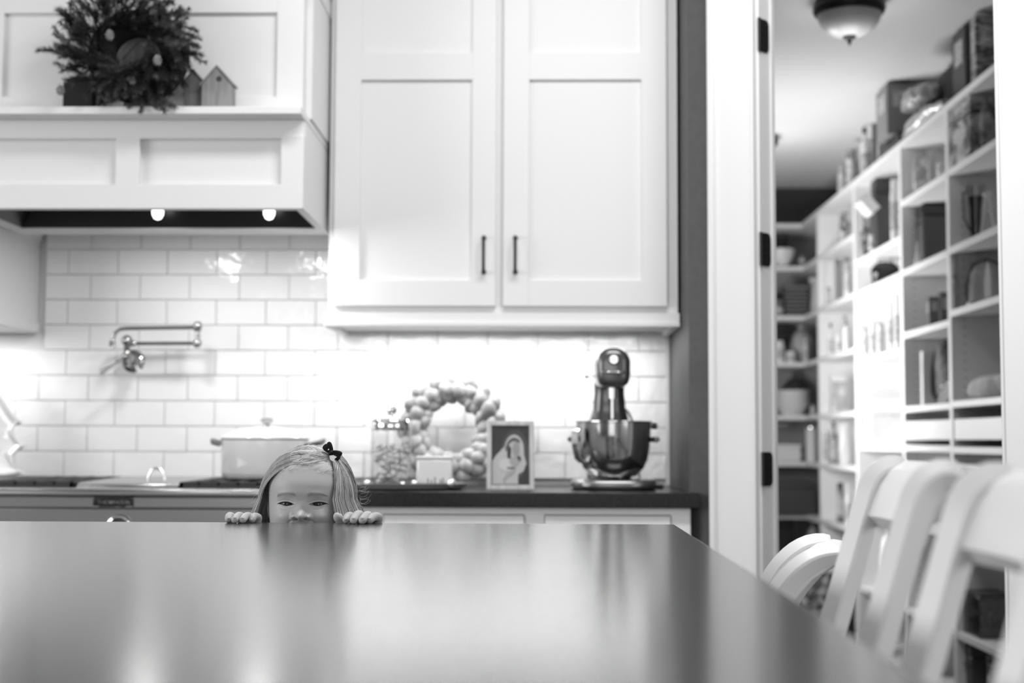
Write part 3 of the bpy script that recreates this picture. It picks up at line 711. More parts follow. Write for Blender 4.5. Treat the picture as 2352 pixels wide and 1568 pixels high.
# column
zbow = at(1410, 967, 4.08).z; zneck = at(1410, 893, 4.15).z
col = []
for z, hw, hd_ in ((CT + .02, .066, .05), (CT + .10, .064, .045), (zbow - .02, .062, .042), (zbow + .005, .058, .040), (zbow + .022, .054, .036), (zbow + .034, .049, .036), (zbow + .055, .048, .034), (zneck - .012, .045, .032), (zneck + .02, .046, .036)):
    col.append([(bc - .006 + hw * math.copysign(abs(math.cos(t)) ** .75, math.cos(t)), 4.235 + hd_ * math.copysign(abs(math.sin(t)) ** .75, math.sin(t)), z) for t in np.linspace(0, 2 * PI, 28, endpoint=False)])
m = MB(); n_ = 28; m.add([p for r in col for p in r], [(i * n_ + k, i * n_ + (k + 1) % n_, (i + 1) * n_ + (k + 1) % n_, (i + 1) * n_ + k) for i in range(len(col) - 1) for k in range(n_)] + [tuple(range(n_))[::-1], tuple(range(len(col) * n_ - n_, len(col) * n_))])
m.build('column', M_mix, mk, ang=1.2)
# head: superelliptic section swept along y
hx = at(1407, 850, 4.08).x; hzc = at(1407, 838, 4.05).z; hw = (at(1446, 850, 4.05).x - at(1364, 850, 4.05).x) / 2 * 1.0
ztop = at(1407, 797, 4.06).z; zbot = at(1407, 890, 4.05).z
def headsec(y, f, dz=0):
    out = []
    for t in np.linspace(0, 2 * PI, 36, endpoint=False):
        c_, s_ = math.cos(t), math.sin(t); up = s_ > 0
        e = 1.0 if up else .45
        x = hw * f * math.copysign(abs(c_) ** (e if not up else .9), c_)
        z = (ztop - hzc) * f * abs(s_) ** .95 if up else -(hzc - zbot) * (f ** .5) * abs(s_) ** .55
        out.append((hx + x * (1 if up else .98), y, hzc + z + dz))
    return out
secs = [headsec(4.018, .55), headsec(4.022, .80), headsec(4.032, .93), headsec(4.05, .99), headsec(4.10, 1.0), headsec(4.20, 1.0), headsec(4.28, .97), headsec(4.32, .88), headsec(4.345, .7), headsec(4.35, .45)]
n_ = 36; m = MB(); m.add([p for r in secs for p in r], [(i * n_ + k, (i + 1) * n_ + k, (i + 1) * n_ + (k + 1) % n_, i * n_ + (k + 1) % n_) for i in range(len(secs) - 1) for k in range(n_)] + [tuple(range(n_)), tuple(range(len(secs) * n_ - n_, len(secs) * n_))[::-1]])
hdm = m.build('head', M_mix, mk, ang=1.2)
# silver trim band round the head
zband = at(1407, 855, 4.02).z
m = MB(); m.tube([(hx + hw * 1.012 * math.copysign(abs(math.cos(t)) ** .6, math.cos(t)), 4.18 - .165 * math.copysign(abs(math.sin(t)) ** .55, math.sin(t)), zband) for t in np.linspace(-.3, PI + .3, 30)], .0048, 8); m.build('trim_band', M_pol, hdm)
m = MB(); c = at(1410, 825, 4.012); m.lathe([(.0, .0), (.0155, .0), (.0155, .006), (.0125, .010), (.0115, .0085), (.0, .0085)], (c.x, 4.020, c.z), 28, axis='y'); hc = m.build('attachment_hub_cap', M_pol, hdm)
MB().box(c.x - .011, c.x + .011, 4.0098, 4.0125, c.z - .001, c.z + .001).build('hub_badge', M_black, hc)
c2 = at(1435, 824, 4.03); MB().lathe([(.0, -.004), (.006, -.002), (.0075, .008), (.006, .018), (0, .020)], (c2.x + .002, 4.045, c2.z), 16, axis='y').build('hub_knob', M_black, hdm)
c3 = at(1347, 865, 4.08); m = MB(); m.tube([(hx - hw, 4.08, c3.z), (c3.x + .004, 4.08, c3.z)], .0014, 8); lv = m.build('speed_lever', M_pol, hdm); MB().ell(c3, .0048, 12, 8).build('lever_knob', M_black, lv)
m = MB(); m.tube([(hx, 4.08, zbot + .01), (hx, 4.08, zbot - .03)], .012, 16); m.tube([(hx, 4.08, zbot - .02), (hx, 4.08, zbow + .006)], .005, 10); m.build('beater_shaft', M_pol, hdm)
# bowl
bl, br = at(1320, 972, 4.08).x, at(1498, 972, 4.08).x; bxc = (bl + br) / 2; BR = (br - bl) / 2; BB = at(1410, 1093, 4.08).z
Hb = zbow - BB
pr_ = [(0, 0), (.58, 0), (.60, .008), (.62, .03), (.68, .07), (.79, .16), (.88, .31), (.935, .52), (.955, .75), (.965, .97), (1.0, .985), (1.0, 1.0), (.95, 1.0), (.94, .75), (.9, .52), (.82, .34), (.68, .19), (.45, .09), (0, .07)]
bo = MB().lathe([(r * BR, z * Hb) for r, z in pr_], (bxc, 4.08, BB), 56).build('bowl', M_pol, mk, ang=.5)
m = MB(); hz0, hz1 = at(1330, 985, 4.02).z, at(1345, 1062, 4.02).z
a_ = math.radians(212); ux, uy = math.cos(a_), math.sin(a_)
def hp(r, z, w): return (bxc + ux * r * BR, 4.08 + uy * r * BR, z)
m.tube([hp(.93, hz0, 0), hp(1.13, hz0 - .002, 0), hp(1.20, hz0 - .014, 0), hp(1.18, (hz0 + hz1) / 2, 0), hp(1.10, hz1 + .012, 0), hp(.98, hz1 + .001, 0), hp(.78, hz1 + .003, 0)], 1, sec=[(.014 * a__, .0022 * b__) for a__, b__ in ((-1, -1), (1, -1), (1, 1), (-1, 1))], up=(-uy, ux, 0))
m.build('bowl_handle', M_pol, bo)
# lift arms with pins
for s in (-1, 1):
    m = MB(); xa_ = bxc + s * (BR * 1.0 + .004)
    zA = at(1500, 1009, 4.08).z
    m.tube([(bc + s * .05, 4.22, zA), (xa_ + s * .004, 4.20, zA), (xa_ + s * .006, 4.06, zA)], 1, sec=[(.008 * a__, .006 * b__) for a__, b__ in ((-1, -1), (1, -1), (1, 1), (-1, 1))])
    m.build('bowl_arm', M_mix, mk, bevel=.002)
    MB().lathe([(0, -.002), (.0065, 0), (.0085, .006), (.0085, .010), (.004, .016), (0, .017)] , (xa_, 4.075, zA), 16, axis='x', M=Matrix.Diagonal((s, 1, 1)).to_3x3()).build('arm_pin', M_black, mk)
zA2 = at(1500, 978, 4.08).z
MB().lathe([(0, -.002), (.009, 0), (.0095, .012), (.007, .016), (0, .017)], (bxc + BR - .002, 4.08, zA2), 16, axis='x').build('lift_knob', M_black, mk)
m = MB(); m.tube([(bc + .035, 4.26, zbow + .045), (bc + .055, 4.30, zbow + .03), (bc + .075, 4.33, zbow - .01), (bc + .085, 4.36, CT + .06), (bc + .10, 4.40, CT + .008), (bc + .13, 4.44, CT + .006)], .0035, 8); m.build('power_cord', G('grey_cord', .3, .5), mk)
MB().box(at(1500, 1105, 4.2).x, at(1524, 1105, 4.2).x, 4.2, 4.22, CT, CT + .012).build('plug', M_black, mk, bevel=.003)
# ================================================================== ON THE HOOD LEDGE
WY = 3.738

LZ = lz + .0008
M_wood = G('pale_wood', .19, .7, noise=(25, .26), bump=(80, .2, .001), stretch=(3, 3, .5))
M_wood2 = G('grey_wood', .08, .7, noise=(25, .12), bump=(80, .2, .001), stretch=(3, 3, .5))
def house(name, label, x0, x1, xroof, y0, y1, ztop_, zeave, mat, win=None):
    o = thing(name, label, 'ornament', ((x0 + x1) / 2, y0, LZ), 'wooden houses on the hood ledge')
    m = MB(); m.prism([(x0, LZ), (x1, LZ), (x1, zeave), (xroof, ztop_), (x0, zeave)], y0, y1, 'y'); b = m.build('house_block', mat, o, bevel=.0015)
    m = MB(); t = .004; vl = Vector((xroof - x0, 0, ztop_ - zeave)).normalized(); vr = Vector((x1 - xroof, 0, zeave - ztop_)).normalized()
    m.prism([(x0 - .003, zeave - .003), (xroof, ztop_), (xroof, ztop_ + t * 1.3), (x0 - .003 - t * .7, zeave + t * .2)], y0 - .003, y1 + .003, 'y')
    m.prism([(xroof, ztop_), (x1 + .003, zeave - .003), (x1 + .003 + t * .7, zeave + t * .2), (xroof, ztop_ + t * 1.3)], y0 - .003, y1 + .003, 'y')
    m.build('roof', mat, o)
    if win:
        MB().lathe([(0, 0), (win[2], 0), (win[2], .002), (0, .002)], (win[0], y0 + .0012, win[1]), 24, axis='y').build('round_window', G('drilled_hole', .05, .9), o)
    return o
hp_ = lambda px, py, y: at(px, py, y)
a, b, r_ = hp_(463, 200, 3.745), hp_(534, 200, 3.745), hp_(498, 153, 3.745); w_ = hp_(503, 181, 3.745)
house('wooden_house', 'pale wooden house block with round hole right of the fir wreath', a.x, b.x, r_.x, 3.745, 3.785, r_.z, at(500, 194, 3.745).z, M_wood, (w_.x, w_.z, .0075))
a, b, r_ = hp_(285, 200, 3.77), hp_(352, 200, 3.77), hp_(318, 98, 3.77)
house('wooden_house', 'tall grey wooden house block seen through the wreath hole', a.x, b.x, r_.x, 3.765, 3.796, r_.z, at(300, 135, 3.77).z, G('mid_wood', .15, .7, noise=(25, .22), stretch=(3, 3, .5)))
a, b, r_ = hp_(425, 200, 3.77), hp_(467, 200, 3.77), hp_(446, 165, 3.77)
house('wooden_house', 'dark wooden house block between the wreath and the pale house', a.x, b.x, r_.x, 3.762, 3.796, r_.z, at(446, 190, 3.77).z, M_wood2)
a, b = hp_(147, 200, 3.77), hp_(215, 200, 3.77)
bxx = thing('dark_wood_block', 'dark wooden block half hidden at the left foot of the fir wreath', 'ornament', (a.x, 3.77, LZ))
MB().box(a.x, b.x, 3.762, 3.796, LZ, at(150, 190, 3.77).z).build('block', G('near_black_wood', .012, .8), bxx, bevel=.002)
MB().box(a.x + .008, b.x - .008, 3.764, 3.794, at(150, 190, 3.77).z, at(150, 180, 3.77).z).build('upper_block', G('near_black_wood', .012, .8), bxx, bevel=.002)
# ---- fir wreath
fc = at(297, 118, WY)
fwr = thing('fir_wreath', 'bushy dark fir wreath leaning on the hood panel above the stove', 'wreath', (fc.x, WY, LZ))
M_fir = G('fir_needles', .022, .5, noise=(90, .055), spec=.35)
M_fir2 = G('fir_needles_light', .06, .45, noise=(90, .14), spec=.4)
M_twig = G('twig_bark', .06, .8)
rng = random.Random(11)
def twig_mesh(seed, L=.085, nn=130, mat=M_fir):
    r = random.Random(seed); m = MB(); cur = [(0, 0, 0), (0, .004, L * .4), (r.gauss(0, .004), .010, L * .75), (r.gauss(0, .006), .012, L)]
    m.tube(cur, [.0016, .0014, .0011, .0006], 5)
    for k in range(nn):
        t = .12 + .88 * k / nn; i = min(int(t * 3), 2); f = t * 3 - i
        p = Vector(cur[i]).lerp(Vector(cur[i + 1]), f)
        az = r.uniform(0, 2 * PI); el = r.uniform(.45, .95); nl = .0165 * (1 - .3 * t) * r.uniform(.8, 1.15)
        d = Vector((math.cos(az) * math.sin(el + .3), math.sin(az) * math.sin(el + .3), math.cos(el + .3))); d.normalize()
        s = d.cross(Vector((0, 0, 1))).normalized() * .0010; q = d.cross(s).normalized() * .0006
        e = p + d * nl
        m.add([p + s, p - s, p + q, e + s * .5, e - s * .5, e + q * .5], [(0, 1, 4, 3), (1, 2, 5, 4), (2, 0, 3, 5), (3, 4, 5)])
    return m
srcs = []
for sd in range(5):
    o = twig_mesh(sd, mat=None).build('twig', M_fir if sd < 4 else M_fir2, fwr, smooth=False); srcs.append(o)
first = set()
def put(si, M):
    if si not in first:
        first.add(si); srcs[si].matrix_basis = M; WM[srcs[si].name] = M
    else: inst(srcs[si], 'twig', fwr, M)
R1 = .113
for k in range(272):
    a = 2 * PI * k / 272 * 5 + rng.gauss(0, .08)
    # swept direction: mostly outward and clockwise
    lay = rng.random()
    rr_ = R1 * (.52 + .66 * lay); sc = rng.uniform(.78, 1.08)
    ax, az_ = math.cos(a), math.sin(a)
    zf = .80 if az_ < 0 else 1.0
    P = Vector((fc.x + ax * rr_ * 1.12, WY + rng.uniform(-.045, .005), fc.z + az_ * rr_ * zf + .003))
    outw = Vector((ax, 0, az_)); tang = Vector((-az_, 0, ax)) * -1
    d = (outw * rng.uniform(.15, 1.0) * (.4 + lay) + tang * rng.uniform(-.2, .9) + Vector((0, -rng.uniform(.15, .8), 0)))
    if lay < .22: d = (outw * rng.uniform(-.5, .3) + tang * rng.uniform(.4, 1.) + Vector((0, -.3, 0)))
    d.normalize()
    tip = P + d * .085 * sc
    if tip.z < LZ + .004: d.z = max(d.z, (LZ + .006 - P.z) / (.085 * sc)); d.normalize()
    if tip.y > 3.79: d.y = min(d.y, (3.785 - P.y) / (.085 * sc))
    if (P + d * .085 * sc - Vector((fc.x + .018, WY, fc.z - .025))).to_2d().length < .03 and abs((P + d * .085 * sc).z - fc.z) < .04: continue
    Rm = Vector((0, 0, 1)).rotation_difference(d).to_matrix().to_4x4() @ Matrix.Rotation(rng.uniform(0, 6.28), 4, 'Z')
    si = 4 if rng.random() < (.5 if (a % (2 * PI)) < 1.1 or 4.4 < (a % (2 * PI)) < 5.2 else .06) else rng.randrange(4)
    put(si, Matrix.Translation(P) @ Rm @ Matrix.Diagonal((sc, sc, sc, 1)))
# drooping fronds over the ledge
for (px, py, qx, qy) in ((330, 215, 235, 208), (330, 220, 262, 225), (325, 225, 300, 246), (335, 222, 322, 252), (340, 222, 352, 250), (345, 218, 384, 247), (350, 215, 398, 238), (320, 215, 250, 235)):
    P = at(px, py, 3.72); Q_ = at(qx, qy, 3.675); d = (Q_ - P); sc = d.length / .085
    Rm = Vector((0, 0, 1)).rotation_difference(d.normalized()).to_matrix().to_4x4() @ Matrix.Rotation(rng.uniform(0, 6.28), 4, 'Z')
    put(4, Matrix.Translation(P) @ Rm @ Matrix.Diagonal((min(sc, 1.1), min(sc, 1.1), sc, 1)))
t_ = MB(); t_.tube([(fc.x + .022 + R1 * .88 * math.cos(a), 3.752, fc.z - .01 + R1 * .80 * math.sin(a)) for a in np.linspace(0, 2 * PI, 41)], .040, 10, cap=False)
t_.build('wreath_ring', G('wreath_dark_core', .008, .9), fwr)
M_cone = G('silver_cone', .30, .25, .6)
for (px, py) in ((252, 80), (362, 138), (139, 206)):
    c = at(px, py, 3.66); m = MB(); r2 = random.Random(px)
    for i in range(26):
        t = i / 26; a = i * 2.4; rr = .009 * math.sin(PI * (.15 + .8 * t)); zz_ = (t - .5) * .026
        m.ell((c.x + rr * math.cos(a), c.y + rr * math.sin(a), c.z + zz_), (.0035, .0035, .0025), 8, 6)
    m.ell(c, (.006, .006, .012), 10, 8)
    m.build('pine_cone', M_cone, fwr)
# ================================================================== ISLAND
IX1 = .2285; IY1 = 2.42
ilc = thing('kitchen_island', 'long kitchen island with dark polished stone top filling the foreground', 'island', (-1.0, 1.2, 0))
M_isl = G('island_stone', .022, .17, noise=(260, .04, 2), bump=(14, .02, .0005), spec=.85)
MB().box(-2.6, IX1, -.35, IY1, CT - .0405, CT).build('worktop', M_isl, ilc, bevel=.003, seg=3)
MB().box(-2.55, -.08, -.30, IY1 - .03, .10, CT - .0405).build('cabinet_body', M_white, ilc, bevel=.002)
MB().box(-2.50, -.13, -.25, IY1 - .10, 0, .10).build('toe_kick', M_white, ilc)
for k in range(5):
    a = -2.53 + k * .49; m = MB(); pans = shaker(m, a, a + .47, .13, .85, IY1 - .03, th=.018, fw=.06)
    # doors face the stove: mirror in y
    m.v = [(x, 2 * (IY1 - .03) - y + .018, z) for x, y, z in m.v]; m.f = [f[::-1] for f in m.f]
    d = m.build('door', M_white, ilc, bevel=.001)
    for pp in pans:
        y0, y1 = IY1 - .03 + .002, IY1 - .03 + .010
        MB().box(pp[0], pp[1], y0, y1, pp[4], pp[5]).build('door_panel', M_white, d)
# ================================================================== STOOLS
M_stool = G('stool_paint', .76, .35)
def stool(label, far, near, drop=0.0, bend=0.0, L_=.0):
    """counter stool facing the island; far/near = back post centres (x, y) where they pass z = .87-drop"""
    far, near = Vector(far), Vector(near)
    ax = (near - far); Wd = ax.length; ax.normalize(); nx = Vector((-ax.y, ax.x))      # nx: towards the room side (+x)
    if nx.x < 0: nx = -nx
    o = thing('counter_stool', label, 'stool', ((far.x + near.x) / 2, (far.y + near.y) / 2, 0), 'white counter stools along the island')
    org = (far + near) / 2
    def W(u, v, z): p = org + nx * u + ax * v; return Vector((p.x, p.y, z))
    H = lambda z: z - drop * min(1, max(0, (z - .0) / .87))
    prof = [(-.075, .0), (-.072, .30), (-.068, .60), (-.050, .70), (-.024, .79), (.0, .87), (.0175, .93), (.0290, .97), (.0375, .998), (.046, 1.013), (.060, 1.022), (.078, 1.022)]
    if bend:
        prof = [(-.075, .0), (-.072, .30), (-.068, .60), (-.058, .70), (-.040, .79), (-.012, .87), (.004, .91), (.020, .945), (.045, .975), (.075, .994), (.108, 1.000)]
    for v, tw in ((-Wd / 2, .75), (Wd / 2, .62)):
        m = MB(); base_ = [W(u, v, H(z)) for u, z in prof]; pts = []
        for i in range(len(base_) - 1):
            p0 = base_[max(i - 1, 0)]; p1 = base_[i]; p2 = base_[i + 1]; p3 = base_[min(i + 2, len(base_) - 1)]
            for t in (0, .33, .66): pts.append(.5 * ((2 * p1) + (p2 - p0) * t + (2 * p0 - 5 * p1 + 4 * p2 - p3) * t * t + (3 * p1 - p0 - 3 * p2 + p3) * t ** 3))
        pts.append(base_[-1])
        h = .0136; c_, s_ = math.cos(tw), math.sin(tw); sec = []
        for a_, b_ in ((-1, -.78), (-.78, -1), (.78, -1), (1, -.78), (1, .78), (.78, 1), (-.78, 1), (-1, .78)): sec.append((a_ * h * c_ - b_ * h * s_, a_ * h * s_ + b_ * h * c_))
        rs = [1.0] * (len(pts) - 5) + [.98, .95, .90, .80, .60]
        m.tube(pts, rs, sec=sec, up=(nx.x, nx.y, 0)); m.build('back_post', M_stool, o, ang=.5)
    # crest rail: curved board rolling back at the top
    cp_ = [(.026, .966), (.032, .984), (.040, 1.003), (.054, 1.022), (.076, 1.032), (.100, 1.030), (.114, 1.020)]
    if bend: cp_ = [(-.012, .885), (.006, .918), (.026, .950), (.050, .978), (.080, .998), (.112, 1.004)]
    cp2 = [(u + .016, z - .014) for u, z in cp_]; n_ = 9; vs = []; ring = cp_ + cp2[::-1]; k_ = len(ring)
    for i in range(n_):
        v = -Wd / 2 + Wd * i / (n_ - 1); bow = .022 * (1 - (2 * i / (n_ - 1) - 1) ** 2)
        vs += [W(u + bow, v, H(z)) for u, z in ring]
    m = MB(); m.add(vs, [(i * k_ + j, (i + 1) * k_ + j, (i + 1) * k_ + (j + 1) % k_, i * k_ + (j + 1) % k_) for i in range(n_ - 1) for j in range(k_)] + [tuple(range(k_)), tuple(range((n_ - 1) * k_, n_ * k_))[::-1]])
    m.build('crest_rail', M_stool, o, ang=.5)
    # lower back rail, seat, legs, stretchers
    m = MB(); m.tube([W(-.030, -Wd / 2, H(.74)), W(-.018, 0, H(.74)), W(-.030, Wd / 2, H(.74))], 1, sec=[(.009, -.020), (.009, .020), (-.009, .020), (-.009, -.020)], up=(nx.x, nx.y, 0)); m.build('back_rail', M_stool, o)
    zs = H(.625)
    m = MB(); c = W(-.07, 0, 0)
    poly = [W(-.045, -Wd / 2 - .012, 0), W(-.045, Wd / 2 + .012, 0), W(-.30, Wd / 2 + .03, 0), W(-.39, Wd / 2 - .01, 0), W(-.405, 0, 0), W(-.39, -Wd / 2 + .01, 0), W(-.30, -Wd / 2 - .03, 0)]
    m.prism([(p.x, p.y) for p in poly], zs, zs + .032, 'z'); m.build('seat', M_stool, o, bevel=.008, seg=3)
    for v in (-Wd / 2 + .01, Wd / 2 - .01):
        m = MB(); m.tube([W(-.345, v, zs + .002), W(-.365, v * 1.06, 0)], [.019, .014], 12); m.build('front_leg', M_stool, o)
        m = MB(); m.tube([W(-.355, v * 1.03, .30), W(-.076, v, .30)], .010, 10); m.build('stretcher', M_stool, o)
    m = MB(); m.tube([W(-.360, -Wd / 2 + .0, .20), W(-.360, Wd / 2 - .0, .20)], .012, 10); m.build('foot_rail', M_stool, o)
    return o
stool('white wooden counter stool, third from the pantry door, crest rail cut by frame', (.3280, 1.235), (.291, .905))
stool('white wooden counter stool with rolled crest rail, second from the pantry door', (.3665, 1.745), (.3300, 1.40))
stool('lower white counter stool nearest the pantry door, curved back barely above the island', (.350, 2.27), (.318, 2.03), drop=.102, bend=1)
# ================================================================== CHILD
def smooth_interp(zq, zs, vs_):
    zs = np.array(zs, float); vs_ = np.array(vs_, float); o = np.argsort(zs); zs, vs_ = zs[o], vs_[o]
    # monotone-ish cubic Hermite
    h = np.diff(zs); d = np.diff(vs_) / h; mth = np.zeros_like(vs_); mth[0], mth[-1] = d[0], d[-1]
    for i in range(1, len(zs) - 1): mth[i] = 0 if d[i - 1] * d[i] <= 0 else 2 * d[i - 1] * d[i] / (d[i - 1] + d[i])
    i = np.clip(np.searchsorted(zs, zq) - 1, 0, len(zs) - 2); t = (zq - zs[i]) / h[i]
    return ((2 * t ** 3 - 3 * t ** 2 + 1) * vs_[i] + (t ** 3 - 2 * t ** 2 + t) * h[i] * mth[i] + (-2 * t ** 3 + 3 * t ** 2) * vs_[i + 1] + (t ** 3 - t ** 2) * h[i] * mth[i + 1])
FY_ = 2.478
eyeL, eyeR = at(655, 1157, FY_), at(728, 1158, FY_)
yaw = math.radians(0.5)
mid = (eyeL + eyeR) / 2
HCY = .085
# head frame: origin between the eyes at the face surface -> centre of the skull behind it
Hm = Matrix.Translation(mid) @ Matrix.Rotation(-yaw, 4, 'Z') @ Matrix.Rotation(math.radians(-1.0), 4, 'X') @ Matrix.Translation((0, HCY - .004, 0))
ztab = [.0965, .0955, .092, .085, .072, .055, .030, .0, -.020, -.045, -.065, -.082, -.095, -.103, -.108, -.120, -.150]
at_ = [0, .014, .031, .046, .0585, .0665, .0715, .0700, .0690, .0655, .0570, .0455, .0380, .0360, .0350, .0345, .0360]
ft = [0, .014, .031, .047, .0610, .0725, .0815, .0790, .0785, .0780, .0760, .0715, .0600, .0400, .0300, .0270, .0280]
bt = [0, .020, .042, .060, .0760, .0860, .0900, .0880, .0820, .0680, .0570, .0510, .0490, .0480, .0470, .0470, .0520]
NZ, NT = 250, 340
s = np.linspace(0, 1, NZ)
dens = lambda z: 1 + 3.2 * np.exp(-((z - (-.008)) / .032) ** 2) + 3 * np.exp(-((z - .0965) / .004) ** 2)
zz = np.linspace(.0965, -.150, 4000); cd = np.cumsum(dens(zz)); cd = (cd - cd[0]) / (cd[-1] - cd[0])
zr_ = np.interp(s, cd, zz)
th_s = np.linspace(-1, 1, NT, endpoint=False); th = np.sign(th_s) * (np.abs(th_s) ** 1.55) * PI
A, F, B = (smooth_interp(zr_, ztab, t) for t in (at_, ft, bt))
A, F, B = (np.clip(t, 0, None) for t in (A, F, B))
TH, ZZ = np.meshgrid(th, zr_); AA = A[:, None]; FB = np.where(np.cos(TH) > 0, F[:, None], B[:, None])
X = AA * np.sign(np.sin(TH)) * np.abs(np.sin(TH)) ** .92; Y = -FB * np.sign(np.cos(TH)) * np.abs(np.cos(TH)) ** .95; Z = ZZ.copy()
front = np.clip(np.cos(TH), 0, 1) ** .5
def g(x0, z0, sx, sz): return np.exp(-((X - x0) / sx) ** 2 - ((Z - z0) / sz) ** 2)
sg = lambda t: 1 / (1 + np.exp(-np.clip(t, -40, 40)))
D = np.zeros_like(X)                    # forward displacement (metres, towards -y)
D += .0012 * g(0, .020, .03, .008) + .0018 * (g(.026, .0175, .014, .005) + g(-.026, .0175, .014, .005))
D += -.0048 * (g(.0275, .003, .0150, .0095) + g(-.0275, .003, .0150, .0095)) - .0008 * g(0, .004, .010, .010)
# nose
ramp = np.clip((.006 - Z) / .028, 0, 1) ** 1.3
cut = sg((Z + .0282) / .0008)
D += cut * ramp * .0080 * np.exp(-(X / .0068) ** 2)
D += cut * (.0100 * g(0, -.0190, .0090, .0082) + .0088 * (g(.0142, -.0222, .0046, .0050) + g(-.0142, -.0222, .0046, .0050))) - .0016 * (g(.0205, -.021, .0026, .007) + g(-.0205, -.021, .0026, .007))
D += cut * .0030 * g(0, -.0215, .017, .0075)
D += -.0095 * (g(.0072, -.0262, .0036, .0016) + g(-.0072, -.0262, .0036, .0016))
# cheeks, smile folds, lips, chin
D += .0072 * (g(.037, -.022, .0165, .0120) + g(-.037, -.022, .0165, .0120))
for sgn in (-1, 1):
    q = (Z + .028 + (np.abs(X) - .017) * .75) ; D += -.0020 * np.exp(-(q / .0026) ** 2) * np.exp(-((X - sgn * .022) / .008) ** 2)
D += .0050 * g(0, -.047, .022, .0045) + .0048 * g(0, -.057, .018, .0040) - .0035 * g(0, -.052, .026, .0014) - .0020 * g(0, -.065, .018, .004) + .0040 * g(0, -.082, .016, .010)
D += -.0010 * (np.exp(-((Z + .0095 - .004 * ((np.abs(X) - .0275) / .014) ** 2) / .0013) ** 2) * (np.exp(-((np.abs(X) - .0275) / .013) ** 2)))
Y -= D * front
EYE = []
R_E = .0118
for sgn in (-1, 1):
    ex, ez = sgn * .0277, -.0005
    i = np.argmin((X - ex) ** 2 + (Z - ez) ** 2 + (Y > 0) * 9); sy = Y.flat[i]
    cy = sy + R_E - .0012
    dx = X - ex; dz = Z - ez; rr = np.sqrt(dx ** 2 + dz ** 2); RL = R_E + .0012
    shell = cy - np.sqrt(np.clip(RL ** 2 - rr ** 2, 0, None))
    wgt = sg((.0128 - rr) / .0011) * (np.cos(TH) > .2)
    Y = Y * (1 - wgt) + np.minimum(Y, shell) * wgt
    # almond opening
    t = dx / .0138; to = t * sgn
    up = .0030 * np.clip(1 - np.abs(t) ** 2.2, 0, None) + .0008; lo = -.0026 * np.clip(1 - np.abs(t) ** 2.0, 0, None) + .0006
    tilt = .0007 * to
    inside = sg((up + tilt - dz) / .00028) * sg((dz - lo - tilt) / .00028) * sg((1 - np.abs(t)) / .035) * (np.cos(TH) > .2)
    Y = Y + inside * .0075
    # upper lid crease and lid rim
    Y = Y - .0008 * np.exp(-((dz - up - tilt - .0009) / .0007) ** 2) * sg((1.1 - np.abs(t)) / .08) * (np.cos(TH) > .2)
    Y = Y + .0007 * np.exp(-((dz - up - tilt - .0034) / .0010) ** 2) * sg((1.15 - np.abs(t)) / .10) * (np.cos(TH) > .2)
    EYE.append((ex, cy, ez))
V = np.stack([X, Y, Z], -1).reshape(-1, 3)
Hn = np.array(Hm)
VW = V @ Hn[:3, :3].T + Hn[:3, 3]
faces = [(i * NT + k, (i + 1) * NT + k, (i + 1) * NT + (k + 1) % NT, i * NT + (k + 1) % NT) for i in range(NZ - 1) for k in range(NT)]
top_c = Hm @ Vector((0, 0, .0967))
child = thing('person', 'small girl with straight blonde hair and bow peeking over the island edge', 'person', (mid.x, 2.56, 0))
M_skin = G('skin', .42, .46, sss=.25, bump=(420, .06, .0004), spec=.4)
neck = Hm @ Vector((0, .012, -.13)); cx_c = neck.x
SHZ = neck.z - .035; BYc = 2.575
# body below the neck: joined tubes, voxel remeshed into one surface
bb = MB()
def chain(m, pts, rs, n=16):
    pts = [Vector(p) for p in pts]; a = pts[0] - (pts[1] - pts[0]).normalized() * rs[0] * .7; b = pts[-1] + (pts[-1] - pts[-2]).normalized() * rs[-1] * .8
    a2 = pts[0] - (pts[1] - pts[0]).normalized() * rs[0] * .4; b2 = pts[-1] + (pts[-1] - pts[-2]).normalized() * rs[-1] * .5
    m.tube([a, a2] + pts + [b2, b], [rs[0] * .45, rs[0] * .85] + list(rs) + [rs[-1] * .82, rs[-1] * .40], n)
def S3(x, y, z): return Vector((cx_c + x, BYc + y, z))
torso_rows = [(SHZ + .012, .060, .040), (SHZ, .100, .050), (SHZ - .03, .118, .060), (SHZ - .10, .112, .070), (SHZ - .20, .104, .076), (SHZ - .27, .112, .080), (SHZ - .33, .116, .082), (SHZ - .38, .09, .07)]
n_ = 28; vs = [(cx_c + a * math.cos(t), BYc + b * math.sin(t), z) for z, a, b in torso_rows for t in np.linspace(0, 2 * PI, n_, endpoint=False)]
bb.add(vs, [(i * n_ + k, (i + 1) * n_ + k, (i + 1) * n_ + (k + 1) % n_, i * n_ + (k + 1) % n_) for i in range(len(torso_rows) - 1) for k in range(n_)] + [tuple(range(n_)), tuple(range(len(torso_rows) * n_ - n_, len(torso_rows) * n_))[::-1]])
bb.tube([(neck.x, neck.y + .004, neck.z + .02), (cx_c, BYc, SHZ - .01)], [.034, .046], 20)
HIP = SHZ - .345
for s_ in (-1, 1): chain(bb, [S3(s_ * .052, 0, HIP), S3(s_ * .055, -.012, HIP * .52 + .03), S3(s_ * .056, .0, .07), S3(s_ * .056, -.03, .035), S3(s_ * .056, -.10, .022)], [.062, .046, .028, .030, .024])
